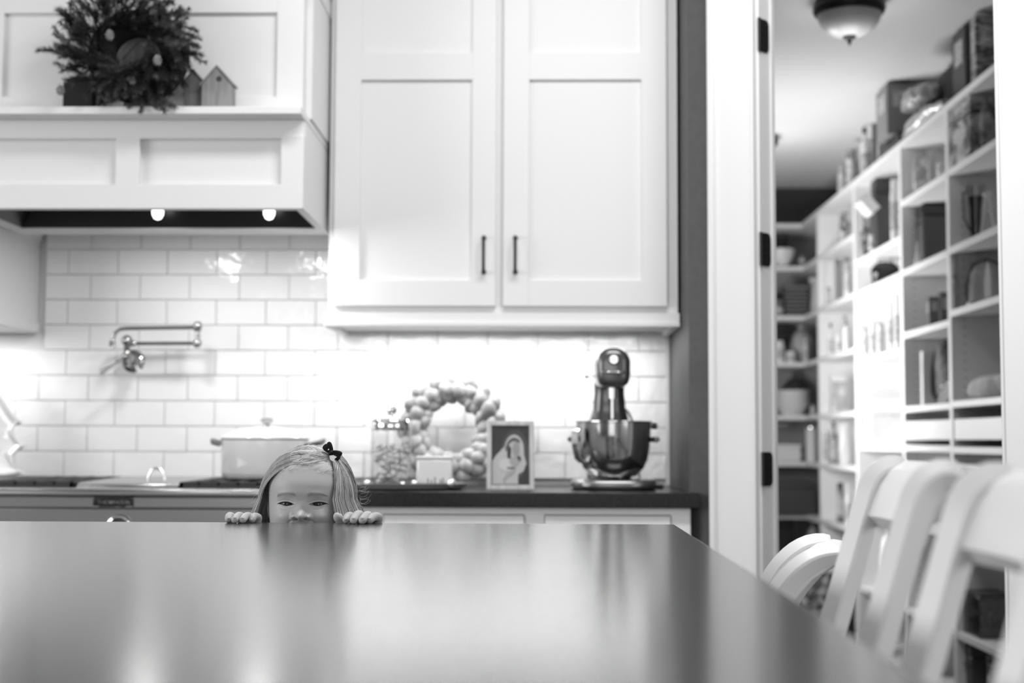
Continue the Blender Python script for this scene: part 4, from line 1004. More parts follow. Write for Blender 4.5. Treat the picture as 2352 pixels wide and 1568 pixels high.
# hands
HANDS = []
wristL = Vector((at(560, 1190, 2.46).x, 2.500, .868)); wristR = Vector((at(834, 1190, 2.46).x, 2.500, .866))
for s_, wst in ((-1, wristL), (1, wristR)):
    chain(bb, [S3(s_ * .112, 0, SHZ - .022), S3(s_ * .150, .03, SHZ - .12), Vector((wst.x + s_ * .012, wst.y + .06, wst.z - .04)), wst], [.040, .031, .027, .019])
    bb.ell((wst.x, wst.y - .036, wst.z + .022), (.033, .032, .015), 20, 12, M=Matrix.Rotation(math.radians(-38), 3, 'X'))
body_low = bb.build('body_low', None, smooth=True)
rm = body_low.modifiers.new('remesh', 'REMESH'); rm.mode = 'VOXEL'; rm.voxel_size = .0042
sm = body_low.modifiers.new('smooth', 'SMOOTH'); sm.iterations = 6; sm.factor = .6
dg = bpy.context.evaluated_depsgraph_get(); ev = body_low.evaluated_get(dg); me_l = ev.to_mesh()
lv = np.empty(len(me_l.vertices) * 3); me_l.vertices.foreach_get('co', lv); lv = lv.reshape(-1, 3); lf = [tuple(p.vertices) for p in me_l.polygons]
ev.to_mesh_clear(); COL.objects.unlink(body_low); bpy.data.objects.remove(body_low)
bm_ = MB(); bm_.add([tuple(p) for p in VW], faces)
bm_.add([tuple(p) for p in lv], lf)
# ears
for s_ in (-1, 1): bm_.ell(Hm @ Vector((s_ * .0715, .010, -.010)), (.006, .012, .019), 14, 10)
# fingers: px of each finger centre, top py, reach towards the camera
def finger(px, top, tip_y, r, base, lean=0.0, tip_dx=0.0):
    ztop = at(px, top, IY1).z; y_k = IY1 + .010
    kx = at(px, 1190, y_k).x
    zt = max(ztop - r, CT + r + .004); z_tip = CT + r * .92
    P = [Vector(base), Vector((kx + lean, IY1 + .030, CT + .004)), Vector((kx, y_k, zt - .001)), Vector((kx + tip_dx * .5, IY1 - .010, zt - .0005)), Vector((kx + tip_dx, tip_y, z_tip))]
    # smooth by subdividing
    Q2 = []
    for i in range(len(P) - 1):
        p0 = P[max(i - 1, 0)]; p1 = P[i]; p2 = P[i + 1]; p3 = P[min(i + 2, len(P) - 1)]
        for t in (0, .33, .66): Q2.append(.5 * ((2 * p1) + (p2 - p0) * t + (2 * p0 - 5 * p1 + 4 * p2 - p3) * t * t + (3 * p1 - p0 - 3 * p2 + p3) * t ** 3))
    Q2.append(P[-1]); n = len(Q2)
    rs = []
    for i in range(n):
        t = i / (n - 1); rr = r * (1.08 - .12 * t) * (1 + .05 * math.exp(-((t - .52) / .05) ** 2) + .035 * math.exp(-((t - .78) / .04) ** 2)); rs.append(rr)
    d = (Q2[-1] - Q2[-2]).normalized(); rl = rs[-1]
    for k, (a, f) in enumerate(((.35, .93), (.62, .78), (.82, .55), (.94, .30))): Q2.append(Q2[n - 1] + d * rl * a); rs.append(rl * f)
    bm_.tube(Q2, rs, 16)
    HANDS.append((Q2[n - 1] + d * rl * .15, d, rl))
pl_ = lambda w_, dx: Vector((w_.x + dx, w_.y - .045, w_.z + .026))
for (px, top, ty, r, dx, tdx) in ((529, 1177.5, IY1 - .022, .0066, -.020, .004), (551, 1175, IY1 - .033, .0068, -.007, .001), (570.5, 1179, IY1 - .031, .0066, .006, -.001), (588, 1184, IY1 - .016, .0062, .019, -.001)):
    finger(px, top, ty, r, pl_(wristL, dx), 0, tdx)
for (px, top, ty, r, dx, tdx) in ((805, 1175, IY1 - .020, .0068, -.021, -.003), (826, 1171.5, IY1 - .034, .0073, -.007, -.004), (846, 1173.5, IY1 - .037, .0073, .007, -.004), (866, 1176, IY1 - .024, .0070, .020, -.008)):
    finger(px, top, ty, r, pl_(wristR, dx), 0, tdx)
# thumbs
tt = at(770, 1177, IY1 + .004); th0 = at(786, 1200, IY1 + .010)
bm_.tube([wristR + Vector((-.016, -.015, .010)), wristR + Vector((-.030, -.045, .026)), Vector((th0.x, th0.y + .006, CT - .004)), Vector(((tt.x * .6 + th0.x * .4), tt.y + .006, CT + .008)), Vector((tt.x + .0035, tt.y + .004, tt.z - .0085)), Vector((tt.x + .0022, tt.y + .004, tt.z - .0055)), Vector((tt.x + .0014, tt.y + .004, tt.z - .0030)), Vector((tt.x + .0008, tt.y + .004, tt.z - .0012)), Vector((tt.x + .0004, tt.y + .004, tt.z - .0002))], [.011, .0095, .0086, .0082, .0074, .0066, .0054, .0038, .0018], 16)
bm_.tube([wristL + Vector((.016, -.015, .008)), wristL + Vector((.030, -.045, .018)), wristL + Vector((.034, -.060, .024)), wristL + Vector((.034, -.068, .032)), wristL + Vector((.034, -.070, .035))], [.011, .0095, .009, .007, .003], 14)
body = bm_.build('body', M_skin, child, ang=2.6)
# nails
M_nail = G('nail', .44, .4)
for p, d, r in HANDS:
    up = Vector((0, -.35, 1)); up = (up - d * up.dot(d)).normalized(); sd = d.cross(up).normalized()
    m = MB(); m.ell(p + up * r * .60 + d * r * .22, (r * .50, r * .60, r * .36), 12, 8, M=Matrix((sd, d, up)).transposed())
    m.build('fingernail', M_nail, body)
# eyes
M_eye = G('shaded_eye_white', .07, .5, spec=.2); M_iris = G('iris', .012, .22)  # shade under the lids put into the colour of the eyeball
for ex, cy, ez in EYE:
    c = Hm @ Vector((ex, cy, ez)); e = MB().ell(c, R_E, 28, 20).build('eyeball', M_eye, body)
    d = (Vector((0, 0, CAM_Z)) - c).normalized(); m = MB()
    R3 = Vector((0, 0, 1)).rotation_difference(d).to_matrix()
    prof = [(math.sin(t) * (R_E + .0003), math.cos(t) * (R_E + .0003 + .0004 * math.cos(t * 2.2))) for t in np.linspace(0, .72, 10)]
    m.lathe(prof[::-1], c, 28, M=R3); m.build('iris', M_iris, e)
# lashes and brows
M_lash = G('lash', .012, .6); M_brow = G('brow_hair', .35, .6)
def surfY(x, z):
    i = np.argmin((X - x) ** 2 + (Z - z) ** 2 + (Y > 0) * 9); return Y.flat[i]
rng = random.Random(4)
for sgn, (ex, cy, ez) in zip((-1, 1), EYE):
    m = MB(); pts = []; rs = []
    for t in np.linspace(-1.0, 1.22, 22):
        x = ex + sgn * t * .0138; tc_ = min(abs(t), 1); zt = ez + .0030 * (1 - tc_ ** 2.2) + .0008 + .0007 * t - max(0, t - 1) * .006
        y = min(surfY(x, zt + .001), surfY(x, zt + .0016)) - .0003
        pts.append(Hm @ Vector((x, y, zt + .0001))); rs.append(.00026 + .00062 * math.exp(-((t - .4) / .7) ** 2))
    m.tube(pts, rs, 6)
    for k in range(34):
        t = -.8 + 2.0 * k / 33; j = min(int((t + 1.0) / 2.22 * 21), 21); b0 = pts[j]
        L_ = .0026 + .0022 * max(0, t); v = Hm.to_3x3() @ Vector((sgn * (.35 * t + .1), -.75, -.28 + rng.gauss(0, .05))).normalized()
        m.tube([b0, b0 + v * L_ * .6, b0 + v * L_ + Vector((0, 0, .0005))], [.00016, .00013, .00005], 3)
    m.build('eyelashes', M_lash, body)['kind'] = 'stuff'
    m = MB()
    for k in range(270):
        t = rng.random() ** 1.15; x = sgn * (.0095 + .033 * t); z = .0135 + .0058 * math.sin(PI * (t * .66 + .10)) - .0030 * t ** 2 + rng.gauss(0, .0017 - .0006 * t)
        y = surfY(x, z) - .0002; dr = Vector((sgn * 1.0, -.15, .40 - .75 * t + rng.gauss(0, .22))).normalized() * .0045
        p = Vector((x, y, z)); q = p + dr; q.y = surfY(q.x, q.z) - .0005
        m.tube([Hm @ p, Hm @ ((p + q) / 2 + Vector((0, -.0003, 0))), Hm @ q], [.00010, .00009, .00003], 3)
    m.build('eyebrow', M_brow, body)['kind'] = 'stuff'
# ---------------- hair
def hairmat():
    m = G('blonde_hair', .45, .36, spec=.5); nt = m.node_tree; b = nt.nodes['Principled BSDF']
    a = nt.nodes.new('ShaderNodeAttribute'); a.attribute_name = 'tone'; nt.links.new(a.outputs['Color'], b.inputs['Base Color'])
    b.inputs['Sheen Weight'].default_value = .0
    return m
M_hair = hairmat()
HA, HBf, HB, HT = .0800, .0872, .096, .1060
HZc = .012
def shell(d, ex=0.0):
    """point of the hair shell in direction d (head space)"""
    d = Vector(d).normalized(); a, b, c = HA + ex, (HBf if d.y < 0 else HB) + ex, (HT - HZc + ex if d.z > 0 else .115)
    k = 1 / math.sqrt((d.x / a) ** 2 + (d.y / b) ** 2 + (d.z / c) ** 2)
    return Vector((d.x * k, d.y * k, d.z * k + HZc))
verts, fcs, tone = [], [], []
def strand(pts, r0=.00030, tn=.4):
    n0 = len(verts); pts = [Hm @ p for p in pts]; m = len(pts)
    for i, p in enumerate(pts):
        t = (pts[min(i + 1, m - 1)] - pts[max(i - 1, 0)]).normalized(); a = t.cross(Vector((.3, .9, .2))).normalized(); b = t.cross(a)
        r = r0 * (1 - .75 * (i / (m - 1)) ** 3)
        for k in range(3):
            q = p + (a * math.cos(2.094 * k) + b * math.sin(2.094 * k)) * r; verts.append(q[:]); tone.append(tn)
    for i in range(m - 1):
        for k in range(3): fcs.append((n0 + i * 3 + k, n0 + i * 3 + (k + 1) % 3, n0 + (i + 1) * 3 + (k + 1) % 3, n0 + (i + 1) * 3 + k))
rng = random.Random(21)
PART = -.030          # parting on the viewer's left
CLIP = Vector((.048, -.030, .088))
def lock(u, N, seed):
    """gather strands into locks: returns the shifted position and the tone of the lock"""
    k = int(u * N); r = random.Random(k * 77 + seed); off = r.uniform(-.15, .15); t = r.uniform(-1, 1)
    return min(1, max(0, (k + .5 + off + rng.gauss(0, .42)) / N)), .17 * t
def clumpnoise(a, b): return noise.noise(Vector((a * 14, b * 6, 3.3))) + .5 * noise.noise(Vector((a * 47, b * 9, 7.3)))
def tonef(base, c): return max(.07, min(.85, base + c * .55 + rng.gauss(0, .13)))
def lerpdir(d0, d1, t):
    d0, d1 = Vector(d0).normalized(), Vector(d1).normalized(); an = d0.angle(d1)
    if an < 1e-4: return d0
    return (d0 * math.sin((1 - t) * an) + d1 * math.sin(t * an)) / math.sin(an)
def fall(p0, d_out, zend, n=6, flare=.012, inward=0):
    out = []
    for i in range(1, n + 1):
        t = i / n; z = p0.z + (zend - p0.z) * t
        out.append(Vector((p0.x + d_out.x * flare * math.sin(t * PI * .62) - d_out.x * inward * t, p0.y + d_out.y * flare * math.sin(t * PI * .6), z)))
    return out
# front sweep from the parting across to the clip
for k in range(2600):
    u, lt = lock(rng.random(), 46, 1); v = u * 7 % 1
    y0 = -.066 + .095 * u
    d0 = Vector((PART + .003 + rng.gauss(0, .006), y0, .085 - .30 * max(0, -y0 - .035)))
    side = 1 if u < .78 else 0
    P_end = CLIP + Vector((rng.gauss(0, .003), rng.gauss(0, .004) + .03 * max(0, u - .3), rng.gauss(0, .002)))
    ex = rng.uniform(-.0065, .0005); pts = []
    dip = (1 - u) ** 1.5 * .30
    for i in range(9):
        t = i / 8; d = lerpdir(d0 - Vector((0, 0, HZc)), P_end - Vector((0, 0, HZc)), t); d = d + Vector((0, -dip * .9, -dip)) * math.sin(PI * t) * (.45 + .4 * v)
        pts.append(shell(d, ex - .004 * t - .004 * (1 - t) ** 3))
    strand(pts, tn=tonef(.42 + lt, clumpnoise(u * 2, v * 2) * .5))
# strands rooted along the hairline, combed back to the clip
for k in range(1500):
    u, lt = lock(rng.random(), 52, 2); x = -.034 + .096 * u
    zt = float(np.interp(x, [-.053, -.034, .003, .037, .056, .066], [.043, .060, .0705, .0665, .047, .02])) + rng.gauss(0, .0015)
    p0 = shell(Vector((x, -.060, zt - HZc)), -.0062)
    P_end = CLIP + Vector((rng.gauss(0, .003), rng.gauss(0, .003), rng.gauss(0, .002))); ex = rng.uniform(-.003, .003); pts = [p0]
    d0_ = p0 - Vector((0, 0, HZc)); d1_ = P_end - Vector((0, 0, HZc)); bulge = Vector((-.25 if x < .02 else .10, -.05, .12)) * ((u * 13) % 1 * .8 + .2)
    for i in range(1, 8):
        t = i / 7; pts.append(shell(lerpdir(d0_, d1_, t) + bulge * math.sin(PI * t) * .5, ex * t - .0060 * (1 - t)))
    strand(pts, tn=tonef(.40 + lt, 0))
# curtain on the viewer's left
for k in range(3600):
    u, lt = lock(rng.random(), 90, 3); lay = min(1, max(0, (u * 61) % 1 * .5 + .5 * rng.random()))
    y0 = -.068 + .115 * u
    d0 = Vector((PART - .001 + rng.gauss(0, .006), y0, .085 - .30 * max(0, -y0 - .035)))
    az = -.33 + 1.65 * u + rng.gauss(0, .016)        # azimuth on the left side, 0 = straight left, negative = towards the face
    d1 = Vector((-math.cos(az) * 1.0, math.sin(az) * 1.0, -.05))
    ex = -.003 + .008 * lay; pts = []
    for i in range(8):
        t = i / 7; d = lerpdir(d0 - Vector((0, 0, HZc)), d1, t); pts.append(shell(d, (ex + .006) * t - .0035 * (1 - t) ** 2))
    do_ = Vector((d1.x, d1.y * .6, 0)); e = pts[-1]
    pts += fall(e, do_, -.125 + rng.gauss(0, .010), 6, .020 + .012 * lay)
    strand(pts, tn=tonef(.50 + lt, clumpnoise(u * 4, lay * 2) * .4))
# curtain on the viewer's right, from the clip and the crown
for k in range(4200):
    u, lt = lock(rng.random(), 96, 4); lay = min(1, max(0, (u * 67) % 1 * .5 + .5 * rng.random()))
    if u < .42:
        st_ = CLIP + Vector((rng.gauss(0, .003), rng.gauss(0, .003), -.002)); az = -.88 + 1.16 * u / .42
    else:
        st_ = Vector((.030 + .02 * rng.random(), -.02 + .09 * u, .090)); az = -.10 + 1.6 * (u - .42) / .58
    az += rng.gauss(0, .016)
    d1 = Vector((math.cos(az), math.sin(az), -.05)); ex = -.003 + .008 * lay; pts = []
    for i in range(8):
        t = i / 7; d = lerpdir(st_ - Vector((0, 0, HZc)), d1, t); pts.append(shell(d, ex + .002 * t))
    do_ = Vector((d1.x, d1.y * .6, 0)); e = pts[-1]
    pts += fall(e, do_, -.125 + rng.gauss(0, .010), 6, .020 + .012 * lay)
    strand(pts, tn=tonef((.34 if az > .0 else .46) + lt, clumpnoise(u * 5 + 4, az * 2) * .4))
# back of the head
for k in range(2600):
    u = rng.random(); ang_ = PI * (.12 + .76 * u); d0 = Vector((PART * .5 + rng.gauss(0, .01), .02 + .03 * rng.random(), .09)); d1 = Vector((math.cos(ang_), math.sin(ang_), -.05)); ex = rng.uniform(-.003, .004); pts = []
    for i in range(8):
        t = i / 7; pts.append(shell(lerpdir(d0 - Vector((0, 0, HZc)), d1, t), ex))
    pts += fall(pts[-1], Vector((d1.x, d1.y * .5, 0)), -.125 + rng.gauss(0, .01), 5, .012)
    strand(pts, tn=tonef(.36, clumpnoise(u * 6, 9)))
# face-framing and baby hairs along the hairline
for k in range(240):
    u = rng.random(); x = -.050 + .100 * u; zt = .066 - 6.5 * (x + .0) ** 2 + rng.gauss(0, .003)
    p = Vector((x, 0, zt)); i_ = np.argmin((X - x) ** 2 + (Z - zt) ** 2 + (Y > 0) * 9); p.y = Y.flat[i_] - .0006
    s1 = 1 if x > PART else -1
    q = p + Vector((s1 * rng.uniform(.005, .014), .001, rng.uniform(.001, .010))); i_ = np.argmin((X - q.x) ** 2 + (Z - q.z) ** 2 + (Y > 0) * 9); q.y = Y.flat[i_] - .003
    strand([p, (p + q) / 2 + Vector((0, -.001, .001)), q], .00013, .8)
for k in range(120):
    sgn = 1; z0 = .060 - .02 * rng.random(); x0 = sgn * (.052 + .006 * rng.random()); pts = [shell(Vector((x0, -.055, z0 - HZc)), .001)]
    xe = sgn * (.060 + .012 * rng.random()); ye = -.052 + rng.gauss(0, .006); zz_ = z0
    for i in range(1, 8):
        t = i / 7; pts.append(Vector((x0 + (xe - x0) * math.sin(t * PI / 2) + rng.gauss(0, .0006), pts[0].y + (ye - pts[0].y) * t, z0 + (-.10 - z0) * t)))
    strand(pts, .00025, tonef(.5, 0))
# flyaways
for k in range(34):
    s1 = 1 if k < 26 else -1; az = rng.uniform(-.3, .3); z0 = rng.uniform(-.03, .03); p = shell(Vector((s1 * math.cos(az), math.sin(az), (z0 - HZc) / .08)), .012); pts = [p]; dv = Vector((s1 * rng.uniform(.1, .9), rng.gauss(0, .3), rng.uniform(-1, .3))).normalized(); cur = Vector((rng.gauss(0, 1), rng.gauss(0, 1), rng.gauss(0, 1)))
    for i in range(9):
        dv = (dv + cur.cross(dv) * .22).normalized(); p = p + dv * .0030; pts.append(p)
    strand(pts, .00014, .55)
me = bpy.data.meshes.new('hair'); me.from_pydata(verts, [], fcs); me.polygons.foreach_set('use_smooth', [True] * len(fcs))
ca = me.color_attributes.new('tone', 'FLOAT_COLOR', 'POINT'); arr = np.ones((len(verts), 4), dtype=np.float32); tn = np.array(tone, dtype=np.float32) ; arr[:, :3] = tn[:, None]; ca.data.foreach_set('color', arr.ravel())
me.materials.append(M_hair); hair = bpy.data.objects.new('hair', me); link(hair, child); hair['kind'] = 'stuff'
# dark layer under the strands; shade between locks put into its colour
sc_v = []; sc_f = []; n1, n2 = 26, 48
for i in range(n1):
    el = PI / 2 * (1 - i / (n1 - 1) * 1.28)
    for k in range(n2):
        az = 2 * PI * k / n2; d = Vector((math.sin(az) * math.cos(el), -math.cos(az) * math.cos(el), math.sin(el)))
        hairline = .066 - 6.5 * (d.x * .08) ** 2 if d.y < 0 else -1
        p = shell(d, -.0085)
        if d.y < -.35 and p.z < .062 - max(0, abs(p.x) - .04) * 2: p = shell(d, -.020)
        sc_v.append((Hm @ p)[:])
sc_f = [(i * n2 + k, (i + 1) * n2 + k, (i + 1) * n2 + (k + 1) % n2, i * n2 + (k + 1) % n2) for i in range(n1 - 1) for k in range(n2)]
m = MB(); m.add(sc_v, sc_f); m.build('hair_base', G('hair_base', .10, .7, noise=(30, .15), stretch=(6, 1, 1)), hair, ang=3)
# bow clip
bw_ = MB(); bc_ = Hm @ (CLIP + Vector((.001, -.003, .006)))
p1, p2 = at(743, 1024, bc_.y - .004), at(778, 1055, bc_.y - .004); ax_ = (p2 - p1); Lb = ax_.length; ax_.normalize(); up_ = Vector((-ax_.z, 0, ax_.x)); yv = Vector((0, 1, 0)); ce = (p1 + p2) / 2
MBw = Matrix((ax_, yv, up_)).transposed()
for s_ in (-1, 1):
    c_ = ce + ax_ * s_ * Lb * .24
    prof_ = [(0, 0), (.0036, .10), (.0050, .30), (.0064, .62), (.0060, .85), (.0036, .98), (0, 1)]; bw_.lathe([(r_, z_ * Lb * .52) for r_, z_ in prof_], ce, 16, M=MBw @ Matrix.Rotation(s_ * (PI / 2) - s_ * .10, 3, 'Y') @ Matrix.Diagonal((1, .55, 1)).to_3x3()); bw_.lathe([(r_ * .7, z_ * Lb * .50) for r_, z_ in prof_], ce + up_ * .0035, 14, M=MBw @ Matrix.Rotation(s_ * (PI / 2) - s_ * .42, 3, 'Y') @ Matrix.Diagonal((1, .6, 1)).to_3x3())
bow = bw_.build('hair_bow', G('bow_satin', .008, .6, spec=.2), child)
MB().ell(ce, (.0042, .0065, .0055), 14, 10, M=MBw).build('bow_knot', G('bow_satin', .010, .35), bow)
MB().ell(ce + Vector((-.0035, -.0085, .0055)), (.0016, .001, .0012), 8, 6).build('bow_bead', M_chrome, bow)
q1, q2, q3, q4 = at(757, 1047, bc_.y - .008), at(764, 1054, bc_.y - .008), at(771, 1050, bc_.y - .008), at(770, 1061, bc_.y - .007)
cm = MB(); cm.add([at(757, 1046, bc_.y - .008), at(766, 1045, bc_.y - .008), at(774, 1049, bc_.y - .008), at(768, 1054, bc_.y - .008), at(771, 1062, bc_.y - .008), at(767, 1062, bc_.y - .008), at(758, 1054, bc_.y - .008)], [(0, 1, 3, 6), (1, 2, 3), (6, 3, 4, 5)])
cl_ = cm.build('bow_clip', G('clip_metal', .62, .3, .3), bow, smooth=False); sd_ = cl_.modifiers.new('solid', 'SOLIDIFY'); sd_.thickness = .0015
# clothes
M_shirt = G('shirt_cloth', .30, .85, bump=(300, .3, .001))
m = MB(); k_ = 28
rows = [(SHZ + .016, .050, .050), (SHZ + .006, .104, .060), (SHZ - .03, .126, .069), (SHZ - .10, .121, .079), (SHZ - .20, .114, .086), (SHZ - .30, .128, .094), (SHZ - .36, .142, .104)]
m.add([(cx_c + a * math.cos(t), BYc + b * math.sin(t), z) for z, a, b in rows for t in np.linspace(0, 2 * PI, k_, endpoint=False)], [(i * k_ + j, (i + 1) * k_ + j, (i + 1) * k_ + (j + 1) % k_, i * k_ + (j + 1) % k_) for i in range(len(rows) - 1) for j in range(k_)])
sh = m.build('shirt', M_shirt, child, ang=2)
for s_, wst in ((-1, wristL), (1, wristR)):
    m = MB(); m.tube([S3(s_ * .100, 0, SHZ - .016), S3(s_ * .128, .008, SHZ - .05), S3(s_ * .150, .03, SHZ - .12), Vector((wst.x + s_ * .012, wst.y + .06, wst.z - .04)), wst + Vector((0, .018, -.010))], [.046, .046, .040, .035, .027], 18); m.build('sleeve', M_shirt, sh, ang=2)
M_leg = G('leggings_cloth', .06, .85)
m = MB()
for s_ in (-1, 1): m.tube([S3(s_ * .050, 0, HIP + .03), S3(s_ * .054, -.004, HIP * .75), S3(s_ * .055, -.012, HIP * .52 + .03), S3(s_ * .056, 0, .09)], [.070, .062, .053, .038], 18)
m.build('leggings', M_leg, child, ang=2)
for s_ in (-1, 1):
    m = MB(); x = cx_c + s_ * .056
    prof = [(-.145, .002), (-.148, .022), (-.12, .042), (-.06, .054), (-.02, .085), (.035, .085), (.045, .03), (.040, .002)]
    n8 = len(prof); vs = []
    for i, xo in enumerate((-.032, -.026, .026, .032)):
        sc = .86 if i in (0, 3) else 1
        vs += [(x + xo, BYc + y * (1 if i in (1, 2) else .92), .001 + z * sc) for y, z in prof]
    m.add(vs, [(i * n8 + k, (i + 1) * n8 + k, (i + 1) * n8 + (k + 1) % n8, i * n8 + (k + 1) % n8) for i in range(3) for k in range(n8)] + [tuple(range(n8)), tuple(range(3 * n8, 4 * n8))[::-1]])
    m.build('shoe', G('shoe_leather', .03, .4), child, bevel=.004)
# ================================================================== PANTRY SHELVING
XS, XB = 1.55, PXR - .004
UP = [4.62, 5.395, 6.10, 7.00, 7.93]       # uprights of the side run (y)
YF = 8.37                                   # front of the shelves on the end wall
KZ = lambda s: CAM_Z + s * XS
ps = thing('pantry_shelving', 'white built in pantry shelves running down the side and end walls', 'shelving', (1.75, 6.5, 0))
m0 = MB().box(XS, XB, -.02, .02, 0, KZ(.822)).build('upright', M_shelf, ps, bevel=.002)
m0.matrix_basis = Matrix.Translation((0, UP[0], 0)); WM[m0.name] = m0.matrix_basis
for y in UP[1:]: inst(m0, 'upright', ps, Matrix.Translation((0, y, 0)))
MB().box(XB - .006, XB, 4.62, PYB - .004, 0, KZ(.822)).build('back_panel', M_shelf, ps)
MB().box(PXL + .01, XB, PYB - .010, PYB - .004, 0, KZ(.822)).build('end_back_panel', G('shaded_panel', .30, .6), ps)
T = .026
MB().prism([(XS - .008, 4.60), (XB, 4.60), (XB, PYB - .012), (PXL + .02, PYB - .012), (PXL + .02, YF), (XS - .008, YF)], KZ(.827) - T, KZ(.827), 'z').build('top_shelf', M_shelf, ps, bevel=.002)
bays = [(UP[0], UP[1], (.665, .473, .319, .098, -.012, -.22, -.453, -.63)),
        (UP[1], UP[2], (.664, .471, .298, .095, -.010, -.22, -.45, -.63)),
        (UP[2], UP[3], (.571, .470, .258, -.012, -.22, -.45, -.63)),
        (UP[3], UP[4], (.663, .474, .297, .096, -.079, -.276, -.63))]
for a, b, ss in bays:
    for s in ss: MB().box(XS, XB - .006, a + .0201, b - .0201, KZ(s) - T, KZ(s)).build('shelf', M_shelf, ps, bevel=.002)
for s in (.663, .474, .297, .096, -.079, -.276, -.47, -.63):
    MB().prism([(XS, UP[4] + .0201), (XB - .006, UP[4] + .0201), (XB - .006, PYB - .012), (PXL + .02, PYB - .012), (PXL + .02, YF), (XS, YF)], KZ(s) - T, KZ(s), 'z').build('corner_shelf', M_shelf, ps, bevel=.002)
# peg holes down the uprights
pm = MB()
for y in UP[1:3]:
    for zc_ in np.arange(.3, 2.25, .032):
        for xx in (XS + .05,): pm.box(xx - .0025, xx + .0025, y - .0206, y - .02, zc_ - .0025, zc_ + .0025)
o = pm.build('peg_hole', G('peg_dark', .08, .9), ps, smooth=False); o['kind'] = 'stuff'
# pull-out drawers in the two nearest bays
for (a, b) in ((UP[0], UP[1]), (UP[1], UP[2])):
    m = MB(); z0, z1 = KZ(.004), KZ(.054)
    m.box(XS + .004, XS + .018, a + .024, b - .024, z0, z1); m.box(XS + .018, XB - .03, a + .024, a + .036, z0, z1 - .01); m.box(XS + .018, XB - .03, b - .036, b - .024, z0, z1 - .01); m.box(XS + .018, XB - .03, a + .036, b - .036, z0, z0 + .008); m.box(XB - .042, XB - .03, a + .036, b - .036, z0, z1 - .01)
    m.build('drawer', M_shelf, ps, bevel=.0015)
# ---- ceiling domes
def dome(label, y, x):
    o = thing('ceiling_light', label, 'lamp', (x, y, PCH), 'dome lights on the pantry ceiling')
    R = .127
    MB().lathe([(0, 0), (R * .93, 0), (R * .98, -.010), (R * 1.01, -.030), (R * .97, -.045), (R * .90, -.052), (R * .88, -.046), (0, -.040)], (x, y, PCH), 48).build('rim', M_bronze, o)
    MB().lathe([(R * .89, -.048), (R * .85, -.072), (R * .70, -.100), (R * .45, -.120), (R * .15, -.130), (0, -.131)], (x, y, PCH), 48).build('shade', G('frosted_glass_shade', .62, .35, trans=.0), o)
    MB().lathe([(R * .20, -.1275), (R * .17, -.135), (R * .07, -.140), (R * .06, -.147), (R * .02, -.160), (0, -.163)], (x, y, PCH), 24).build('finial', M_bronze, o)
    l = bpy.data.lights.new('pantry_fill', 'POINT'); l.energy = 1.6; l.shadow_soft_size = .09  # added fill below each unlit dome, brightens the pantry ceiling
    q = bpy.data.objects.new('pantry_fill', l); COL.objects.link(q); q.location = (x, y, PCH - .26)
dome('dome ceiling lamp with dark rim and finial, nearest in the pantry', 5.0, 1.100)
dome('dome ceiling lamp mostly hidden by the pantry door jamb', 7.28, 1.10)
# ================================================================== PANTRY GOODS
def place(px, pv, xc):
    r = ray(px, pv); t = xc / r.x; return r.y * t, CAM_Z + r.z * t
def geo(u0, u1, vt, s, inset, ar=1.0, back=None):
    """centre, width, depth, base and height of a thing seen between columns u0..u1 with its top at row vt"""
    if back is None:
        wd = .1
        for _ in range(6):
            xc = XS + inset + wd / 2; y, zt = place((u0 + u1) / 2, vt, xc)
            r0 = ray(u0, vt + 30); r1 = ray(u1, vt + 30); a_, b_ = r0.x / r0.y, r1.x / r1.y; x0 = XS + inset
            wd = min(x0 * (1 / a_ - 1 / b_) / (ar + 1 / b_), .34); wd = max(wd, .02)
            y = (x0 / a_ + (x0 + wd) / b_) / 2; xc = x0 + wd / 2
            zt = place((u0 + u1) / 2, vt, xc)[1]; r_ = ray((u0 + u1) / 2, vt); zt = CAM_Z + r_.z / r_.y * y
        z0 = KZ(s) + .001
    else:
        y = YF + inset + .05; a, b = at(u0, vt, y), at(u1, vt, y); wd = b.x - a.x; xc = (a.x + b.x) / 2; zt = at((u0 + u1) / 2, vt, y - .03).z; z0 = KZ(s) + .001
    return xc, y, wd, wd * ar, z0, max(zt - z0, .03)
def clampy(y, dp, s_lo=UP[0]):
    return y
def RIM(m, R, z): m.lathe([(R * .97, z), (R * 1.03, z + .001), (R * 1.03, z + .006), (R * .97, z + .007)], (0, 0, 0), 24)
ITEM = {}
BAY = None
